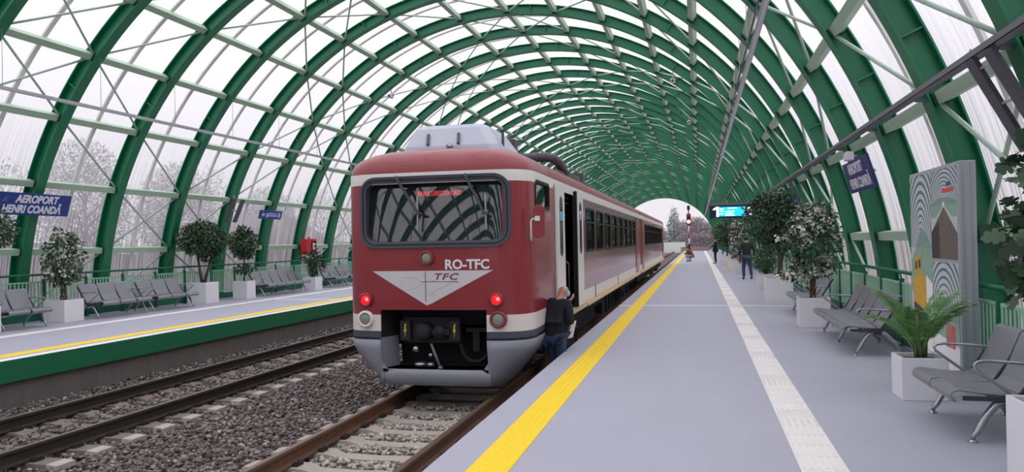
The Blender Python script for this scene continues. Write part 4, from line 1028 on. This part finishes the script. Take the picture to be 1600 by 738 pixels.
def pB(P, mp):
    poly(P, mp, [(0, .46), (1, .46), (1, .62), (.7, .68), (.3, .68), (0, .62)], 'green', .5, 'green_print')
    arches(P, mp, .5, .60, .6, .42, 14)
    poly(P, mp, [(0, .38), (.46, .585), (.54, .585), (1, .38), (1, 0), (0, 0)], 'paler', 1.5, 'platform_print')
    poly(P, mp, [(.0, .30), (.48, .57), (.52, .57), (1, .28), (1, 0), (0, 0)], 'stone', 2.5, 'ballast_print'); poly(P, mp, [(0, .30), (.3, .42), (.34, 0), (0, 0)], 'dark', 3, 'rail_print')
    poly(P, mp, [(.46, .585), (.54, .585), (.54, .62), (.50, .635), (.46, .62)], 'white', 3, 'opening_print'); poly(P, mp, [(.45, .73), (.9, .735), (.9, .78), (.45, .775)], 'red', 3, 'red_print'); poly(P, mp, [(.62, .80), (.78, .80), (.8, .83), (.7, .85), (.6, .83)], 'window', 3, 'light_print')
def pC(P, mp):
    poly(P, mp, [(0, .35), (1, .35), (1, .6), (.6, .72), (0, .62)], 'green', .5, 'green_print')
    arches(P, mp, .45, .50, .6, .48, 12); poly(P, mp, [(0, .0), (1, 0), (1, .3), (.0, .38)], 'white', 1.5, 'floor_print')
    poly(P, mp, [(.5, .28), (.7, .28), (.72, .46), (.6, .52), (.5, .46)], 'skin', 3, 'figure_print'); poly(P, mp, [(.72, .28), (.84, .28), (.84, .46), (.74, .48)], 'red', 3, 'figure_print')
poster(1.02, 1.94, .05, 2.42, m_p['sky'], pA); poster(.05, 1.00, 1.40, 2.42, m_p['sky'], pB); poster(.05, 1.00, .05, 1.36, m_p['sky'], pC)
# platform display
t = thing('departure_display', 'lit cyan platform display with a white 1 hung over the right platform', 'display', (1.48, 36.0, 2.57))
b = MB(); b.box(-.98, 1.0, 0, .28, 0, .58); b.build('case', m_screenf, t, .02)
b = MB(); b.box(-1.02, 1.3, .05, .2, .60, .70); b.bar((-.58, .12, .69), (-.58, .12, 1.97), .03); b.build('hanger_beam', m_tray, t)
b = MB(); b.box(-.56, .56, -.008, 0, .09, .50); sc_ = b.build('screen', m_cyan, t)
b = MB()
for (x0, x1, z) in ((-.53, -.36, .42), (-.53, -.36, .32), (-.53, -.36, .2), (-.30, .10, .30), (-.30, .05, .21), (-.30, .12, .13), (-.2, .2, .44)): b.box(x0, x1, -.012, -.008, z - .018, z + .018)
b.build('text_lines', m_lit, sc_)
b = MB(); b.prism([(-.68, .07), (-.68, .40), (-.82, .36), (-.82, .43), (-.66, .52), (-.57, .52), (-.57, .07)], lambda u, w, k: (u, -.008 - .006 * k, w)); b.build('platform_number', m_lit, t)
b = MB(); b.lathe((.74, 0, .38), [(.10, 0), (.10, -.01)], 'y', 18); b.lathe((.80, 0, .17), [(.08, 0), (.08, -.01)], 'y', 18); b.build('lit_symbol', m_lit, t)
# pairs of slanted bars
def bars(x0, z0, x1, z1, ya, yb, label, lit=False):
    t = thing('slanted_bar_lamp', label, 'lamp', (x0, ya, z0)); a = Vector((0, 0, 0)); c_ = Vector((x1 - x0, 0, z1 - z0))
    for q in (0, yb - ya):
        b = MB(); b.bar(a + Vector((0, q, 0)), c_ + Vector((0, q, 0)), .2, .045, up=((z1 - z0), 0, -(x1 - x0))); b.build('bar', m_darkgrey, t, .005)
    b = MB(); 
    for u in (.12, .5): p = a.lerp(c_, u); b.tube([p, p + Vector((0, yb - ya, 0))], .015, 6)
    b.tube([a, a + Vector((0, 0, .1))], .012, 6); b.build('spacer', m_alu, t)
    if lit: b = MB(); b.blob(c_ + Vector((-.06, .05, .06)), (.12, .12, .1), 12); b.build('lamp_head', m_bluelit, t)
bars(2.46, 3.27, 2.90, 2.42, 7.95, 7.5, 'pair of slanted dark grey bars under the cable tray at the upper right corner')
bars(2.52, 3.30, 2.80, 2.60, 23.6, 23.2, 'pair of slanted grey bars with a lit blue lamp over the dark trees', True)
bars(-14.45, 3.25, -14.78, 2.52, 22.4, 22.9, 'pair of slanted dark bars over the broad dark tree on the left platform')
# cameras and a junction box on the vault
def cctv(p, label, s):
    t = thing('security_camera', label, 'camera', p); b = MB(); b.lathe((0, 0, 0), [(.10, 0), (.11, .04), (.04, .08)], 'z', 16); b.tube([(0, 0, .05), (0, 0, .3)], .02, 8); b.build('bracket', m_alu, t)
    b = MB(); b.box(-.07, .07, -.22, .1, -.10, .02); b.build('camera_body', m_white, t, .02); b = MB(); b.lathe((0, -.22, -.04), [(.045, 0), (.05, -.03)], 'y', 14); b.build('lens_hood', m_rubber, t)
cctv((-11.62, ribY(5) + .0, 7.72 - .18), 'white security camera under a rib high above the train pod', 1)
cctv((-.78, ribY(5), 7.42), 'white security camera high on the vault right of its crown', -1)
cctv((-.30, ribY(8), 7.05), 'white security camera farther along the vault above the right platform', -1)
t = thing('junction_box', 'small white junction box above the dark blue name board on the right', 'junction box', (2.64, 15.0, 3.10)); b = MB(); b.box(-.07, .07, -.12, .12, -.08, .08); b.build('box', m_white, t, .02); b = MB(); b.bar((.07, 0, 0), (.2, .4, .05), .03); b.build('bracket', m_alu, t)
# signal
t = thing('railway_signal', 'red and white banded signal post with a lit lamp at the far platform edge', 'signal', (-.84, 75, 0))
m_sred = mat('signal red', '#a82a30', .5)
for z0, z1, m_ in ((0, .5, m_black), (.5, 1.2, m_black), (1.2, 1.75, m_white), (1.75, 2.3, m_sred), (2.3, 3.0, m_white)):
    b = MB(); b.lathe((0, 0, 0), [(.10 if z0 < .6 else .07, z0), (.10 if z0 < .6 else .07, z1)], 'z', 14); b.build('post_band', m_, t)
b = MB(); b.box(-.2, .2, -.12, .12, 2.95, 4.05); hd = b.build('lamp_head', m_sred, t, .03)
b = MB(); b.lathe((0, -.12, 3.3), [(.16, 0), (.16, -.03)], 'y', 18); b.build('lit_lamp', mat('lit signal lamp', '#ffd9d9', .3, emit=2.0), hd)
b = MB(); b.lathe((0, -.12, 3.7), [(.13, 0), (.13, -.03)], 'y', 18); b.build('dark_lamp', m_black, hd)
b = MB(); b.tube([(0, 0, 4.0), (0, 0, 4.75)], .05, 8); b.box(-.13, .13, -.08, .08, 4.4, 4.8); b.build('top_marker', m_black, t)
# ------------------------------------------------------------------ people
def skinned(name, pts, edges, m, parent, root=0, sub=2):
    """pts: name -> (position, radius or (rx, ry)); one continuous surface grown over the edges"""
    keys = list(pts); me = bpy.data.meshes.new(name); me.from_pydata([pts[k][0] for k in keys], [(keys.index(a), keys.index(b_)) for a, b_ in edges], [])
    o = bpy.data.objects.new(name, me); COL.objects.link(o); o.modifiers.new('grow', 'SKIN'); sm = o.modifiers.new('smooth', 'SUBSURF'); sm.levels = sub; sm.render_levels = sub
    for k, sv in zip(keys, me.skin_vertices[0].data):
        r = pts[k][1]; sv.radius = r if isinstance(r, tuple) else (r, r); sv.use_root = (k == keys[root])
    dg = bpy.context.evaluated_depsgraph_get(); m2 = bpy.data.meshes.new_from_object(o.evaluated_get(dg)); bpy.data.objects.remove(o)
    m2.materials.clear(); m2.materials.append(m); m2.polygons.foreach_set('use_smooth', [True] * len(m2.polygons)); m2.name = name
    return link(name, m2, parent)
BASE = dict(pelvis=((0, 0, .96), (.15, .11)), waist=((0, 0, 1.12), (.14, .10)), chest=((0, .0, 1.32), (.16, .11)), neck0=((0, -.01, 1.45), (.085, .075)), neck=((0, 0, 1.52), .055), head=((0, .02, 1.61), (.078, .09)), crown=((0, .01, 1.69), (.062, .072)),
            shL=((-.18, 0, 1.42), .062), elL=((-.25, -.02, 1.14), .043), wrL=((-.26, .06, .89), .03), shR=((.18, 0, 1.42), .062), elR=((.25, -.02, 1.14), .043), wrR=((.26, .06, .89), .03),
            hipL=((-.10, 0, .90), .09), knL=((-.11, .02, .50), .06), anL=((-.11, -.02, .09), .04), toL=((-.12, .13, .04), .035), hipR=((.10, 0, .90), .09), knR=((.11, .02, .50), .06), anR=((.11, -.02, .09), .04), toR=((.12, .13, .04), .035))
BONES = [('pelvis', 'waist'), ('waist', 'chest'), ('chest', 'neck0'), ('neck0', 'neck'), ('neck', 'head'), ('head', 'crown'), ('chest', 'shL'), ('shL', 'elL'), ('elL', 'wrL'), ('chest', 'shR'), ('shR', 'elR'), ('elR', 'wrR'),
         ('pelvis', 'hipL'), ('hipL', 'knL'), ('knL', 'anL'), ('anL', 'toL'), ('pelvis', 'hipR'), ('hipR', 'knR'), ('knR', 'anR'), ('anR', 'toR')]
def person(label, loc, rz, pose, top_m, leg_m, hair_m=None, hair='cap', sleeves=True, face=(0, 1, 0)):
    P = {k: (Vector(v[0]), v[1]) for k, v in BASE.items()}
    for k, v in pose.items(): P[k] = (Vector(v), P[k][1])
    t = thing('person', label, 'person', loc, rz)
    body = dict(P); ed = list(BONES)
    for s in 'LR':                          # hands: palm, four unequal bent fingers, thumb from the side of the palm
        w, e = P['wr' + s][0], P['el' + s][0]; d = (w - e).normalized(); ref = Vector((0, 1, 0)) if abs(d.y) < .8 else Vector((0, 0, 1)); n_ = d.cross(ref).normalized(); ac = n_.cross(d).normalized(); sg = 1 if s == 'L' else -1
        body['pm' + s] = (w + d * .05, (.034, .02)); body['kn' + s + 'p'] = (w + d * .085, (.038, .017)); ed += [('wr' + s, 'pm' + s), ('pm' + s, 'kn' + s + 'p')]
        for q, ln in enumerate((.062, .072, .068, .052)):
            b0 = w + d * .095 + ac * (.027 - .018 * q); b1 = b0 + d * ln * .55 + n_ * .008 * sg; b2 = b1 + d * ln * .35 + n_ * .022 * sg
            for z_, (nm, pt) in enumerate((('a', b0), ('b', b1), ('c', b2))): body[f'f{s}{q}{nm}'] = (pt, .0088 - .0008 * z_)
            ed += [('kn' + s + 'p', f'f{s}{q}a'), (f'f{s}{q}a', f'f{s}{q}b'), (f'f{s}{q}b', f'f{s}{q}c')]
        t0 = w + d * .035 + ac * .034; t1 = t0 + (d * .7 + ac * .7).normalized() * .035; body[f't{s}a'] = (t0, .011); body[f't{s}b'] = (t1 + d * .02, .009); ed += [('pm' + s, f't{s}a'), (f't{s}a', f't{s}b')]
    hd, cr = P['head'][0], P['crown'][0]; F = Vector(face).normalized(); up = (cr - P['neck'][0]).normalized(); sd = F.cross(up).normalized()
    body['nose'] = (hd + F * .095 - up * .005, (.013, .013)); body['chin'] = (hd + F * .06 - up * .075, (.035, .03)); ed += [('head', 'nose'), ('head', 'chin')]
    for s, g_ in (('L', -1), ('R', 1)): body['ear' + s] = (hd + sd * .085 * g_, (.018, .012)); ed += [('head', 'ear' + s)]
    skinned('body', body, ed, m_skin, t)
    fm = MB()
    for g_ in (-1, 1): fm.blob(hd + F * .088 + sd * .032 * g_ + up * .022, (.012, .012, .007), 8)
    fm.blob(hd + F * .086 - up * .045, (.022, .012, .006), 8); fm.build('eyes_and_mouth', m_hair, t)
    def grow(keys, scale, add, m, name, extra=None):
        Q = {k: (P[k][0], tuple(x * scale + add for x in (P[k][1] if isinstance(P[k][1], tuple) else (P[k][1],) * 2))) for k in keys}
        if extra: Q.update(extra)
        e_ = [b_ for b_ in BONES if b_[0] in Q and b_[1] in Q] + ([('pelvis', 'hem')] if extra else []); return skinned(name, Q, e_, m, t)
    for s in 'LR': P['cu' + s] = (P['wr' + s][0], .036)
    grow(['pelvis', 'waist', 'chest', 'neck0', 'shL', 'elL', 'wrL', 'shR', 'elR', 'wrR'], 1.08, .016, top_m, 'jacket', {'hem': (P['pelvis'][0] + (P['pelvis'][0] - P['waist'][0]) * .55, (.165, .13))})
    grow(['pelvis', 'hipL', 'knL', 'anL', 'hipR', 'knR', 'anR'], 1.05, .016, leg_m, 'trousers')
    for s in 'LR':
        a, b_ = P['an' + s][0], P['to' + s][0]
        skinned('shoe', {'a': (a + Vector((0, 0, -.0)), (.05, .05)), 'h': (a.lerp(b_, .15) + Vector((0, 0, -.035)), (.048, .05)), 'b': (a.lerp(b_, .6) + Vector((0, 0, -.02)), (.048, .04)), 'c': (b_ + (b_ - a) * .25, (.038, .03))}, [('a', 'h'), ('h', 'b'), ('b', 'c')], m_shoe, t)
    if hair_m:
        h = MB(); h.blob(cr - F * .012 - up * .02, (.092, .098, .085) if hair == 'cap' else (.10, .105, .10), 16)
        h.build('hair', hair_m, t)
    return t, P
# bald man on the track bed between the railcar and the platform, leaning to its door
man, P = person('bald man in black sweater and jeans standing on the track bed by the train', (-2.15, 11.95, -.70), -math.radians(28), dict(
    pelvis=(0, -.06, .97), waist=(0, -.04, 1.12), chest=(0, .04, 1.32), neck0=(0, .09, 1.45), neck=(0, .12, 1.52), head=(.0, .16, 1.61), crown=(0, .165, 1.69),
    shL=(-.18, .06, 1.42), shR=(.18, .06, 1.42), elR=(.26, .0, 1.14), wrR=(.13, .20, 1.17), elL=(-.20, .24, 1.25), wrL=(-.06, .36, 1.42), hipL=(-.10, -.05, .90), hipR=(.10, -.05, .90), knL=(-.07, .02, .50), knR=(.07, .0, .50), anL=(-.06, -.03, .09), anR=(.06, -.05, .09), toL=(-.06, .12, .05), toR=(.06, .1, .05)), m_jacketblk, m_jeans, None, face=(.35, .9, -.1))
b = MB(); hd = P['head'][0]; F = Vector((.35, .9, -.1)).normalized(); b.blob(hd + F * .075 + Vector((0, 0, -.035)), (.052, .05, .06), 12)
tag(b.build('face_mask', m_mask, man), 'light blue face mask')
b = MB(); b.tube([hd + F * .05 + Vector((.05, 0, -.02)), hd + Vector((.088, -.01, .01))], .004, 5); b.build('mask_strap', m_mask, man)
pc = thing('paper', 'white folded papers held by the bald man beside the train door', 'paper', (-1.95, 12.13, .16)); b = MB(); b.obox((0, 0, .14), Vector((.035, .02, .01)), Vector((-.008, .012, 0)), Vector((.03, 0, .13))); b.build('sheets', m_paper, pc)
# walking man in a dark jacket and jeans
person('man in dark jacket and blue jeans walking away past the white planters', (1.9, 33.2, .0), math.radians(6), dict(
    neck=(0, .05, 1.50), head=(0, .09, 1.58), crown=(0, .10, 1.66), neck0=(0, .03, 1.43), elL=(-.29, -.05, 1.16), wrL=(-.30, .08, .97), elR=(.30, -.05, 1.15), wrR=(.28, .10, .98),
    knL=(-.12, .10, .50), anL=(-.13, .02, .09), toL=(-.14, .16, .04), knR=(.12, -.02, .52), anR=(.14, -.22, .13), toR=(.14, -.10, .05)), m_jacketgrn, m_jeans, m_hair)
# man in navy standing in profile, looking to the track
person('man in dark navy clothes standing far down the right platform facing the track', (1.1, 54.5, 0), math.radians(95), dict(
    elL=(-.22, .08, 1.16), wrL=(-.10, .28, 1.20), elR=(.22, .08, 1.16), wrR=(.10, .28, 1.18), chest=(0, -.02, 1.32), head=(0, .05, 1.61), crown=(0, .05, 1.69)), m_navy, m_navy, m_hair)
# crouching person in a maroon jacket
person('person in maroon jacket crouching far away at the yellow strip', (-.68, 60, 0), math.radians(60), dict(
    pelvis=(0, -.18, .46), waist=(0, -.12, .58), chest=(0, .0, .74), neck0=(0, .06, .84), neck=(0, .09, .89), head=(0, .13, .96), crown=(0, .14, 1.04), shL=(-.18, .0, .82), shR=(.18, 0, .82), elL=(-.24, .14, .60), wrL=(-.12, .32, .58), elR=(.24, .14, .60), wrR=(.12, .32, .56),
    hipL=(-.11, -.16, .42), hipR=(.11, -.16, .42), knL=(-.17, .20, .46), knR=(.17, .20, .46), anL=(-.17, -.02, .09), anR=(.17, -.02, .09), toL=(-.19, .13, .04), toR=(.19, .13, .04)), m_maroon, m_beige, m_hair)

# ------------------------------------------------------------------ outside the vault
def bare_tree(x, y, h, r, m, label, seed, group, n=1500, tw=.35):
    t = thing('bare_tree', label, 'tree', (x, y, -1.02), 0, group); g = random.Random(seed); b = MB()
    b.tube([(0, 0, 0), (.1, 0, h * .4), (0, .1, h * .75)], [.16, .10, .03], 7)
    for k in range(14):
        a = g.uniform(0, 2 * PI); z = h * g.uniform(.25, .7); l_ = r * g.uniform(.6, 1); b.tube([(.05, 0, z), (l_ * .5 * math.cos(a), l_ * .5 * math.sin(a), z + l_ * .5), (l_ * math.cos(a), l_ * math.sin(a), z + l_ * .9)], [.06, .03, .01], 5)
    b.build('trunk', m, t); leaf_cloud('twigs', [((0, 0, h * .62), (r, r, h * .4))], n, tw * 2.2, tw * .35, m, t, seed, -.3); return t
OT = 'bare winter trees outside the left glazing'
for k, (x, y, h, r) in enumerate(((-27, 30, 7.6, 1.9), (-28.5, 38.5, 7.4, 2.1), (-27, 45.5, 6.4, 1.9), (-26.5, 24, 4.8, 1.5))):
    bare_tree(x, y, h, r, m_twigd, 'leafless tree showing as a faint smudge through the left glazing', 40 + k, OT, 9000, .085)
hb = MB(); g = random.Random(3)
N_ = 50; v = []; f = []
for k in range(N_ + 1):
    y = -20 + k * 4; hh = 2.6 + 1.2 * math.sin(k * .9) + g.uniform(-.5, .5); v += [(-24.0 - g.uniform(0, .5), y, -1.02), (-24.6 - g.uniform(0, .6), y, hh * .7), (-26, y, hh), (-29, y, -1.02)]
for k in range(N_):
    for j in range(3): f.append((k * 4 + j, (k + 1) * 4 + j, (k + 1) * 4 + j + 1, k * 4 + j + 1))
hb.add(v, f, 0, True); o = hb.build('hedge', mat('winter hedge', '#665c62', .95, var=.35, vscale=.8))
leaf_cloud('twigs', [((-27 + g.uniform(-1, 1), 6 + k * 1.6, 3.3 + .9 * math.sin(k * .7)), (1.6, 1.5, 1.7 + g.uniform(-.3, .5))) for k in range(46)], 22000, .24, .03, m_twigd, o, 95, -.5)
tag(o, 'grey brown winter hedge seen blurred through the lower left glazing', 'hedge')
# beyond the far mouth
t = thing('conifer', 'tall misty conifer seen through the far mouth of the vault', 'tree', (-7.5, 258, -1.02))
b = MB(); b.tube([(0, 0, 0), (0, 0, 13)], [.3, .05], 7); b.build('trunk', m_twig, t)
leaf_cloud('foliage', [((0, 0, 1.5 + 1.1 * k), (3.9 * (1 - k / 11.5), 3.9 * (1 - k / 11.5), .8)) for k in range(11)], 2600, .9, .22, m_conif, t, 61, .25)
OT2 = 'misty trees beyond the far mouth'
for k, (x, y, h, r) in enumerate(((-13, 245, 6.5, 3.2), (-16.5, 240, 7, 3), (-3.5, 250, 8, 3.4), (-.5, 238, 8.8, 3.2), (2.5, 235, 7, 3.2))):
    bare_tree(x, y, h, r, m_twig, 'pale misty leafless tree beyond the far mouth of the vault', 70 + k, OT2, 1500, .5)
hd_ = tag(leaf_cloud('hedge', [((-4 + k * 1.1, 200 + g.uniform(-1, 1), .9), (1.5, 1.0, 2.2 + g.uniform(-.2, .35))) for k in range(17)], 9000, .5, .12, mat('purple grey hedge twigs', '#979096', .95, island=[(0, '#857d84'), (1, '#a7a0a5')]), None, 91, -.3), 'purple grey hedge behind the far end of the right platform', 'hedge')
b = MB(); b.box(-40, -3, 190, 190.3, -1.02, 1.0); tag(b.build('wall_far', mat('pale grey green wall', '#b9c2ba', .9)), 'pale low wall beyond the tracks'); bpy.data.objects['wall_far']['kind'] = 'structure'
b = MB(); b.box(-2.5, 1.5, 116, 116.6, -.4, .55); tag(b.build('brick_kerb', mat('pinkish brick', '#b89c98', .9)), 'low pinkish brick wall at the far platform end', 'low wall')
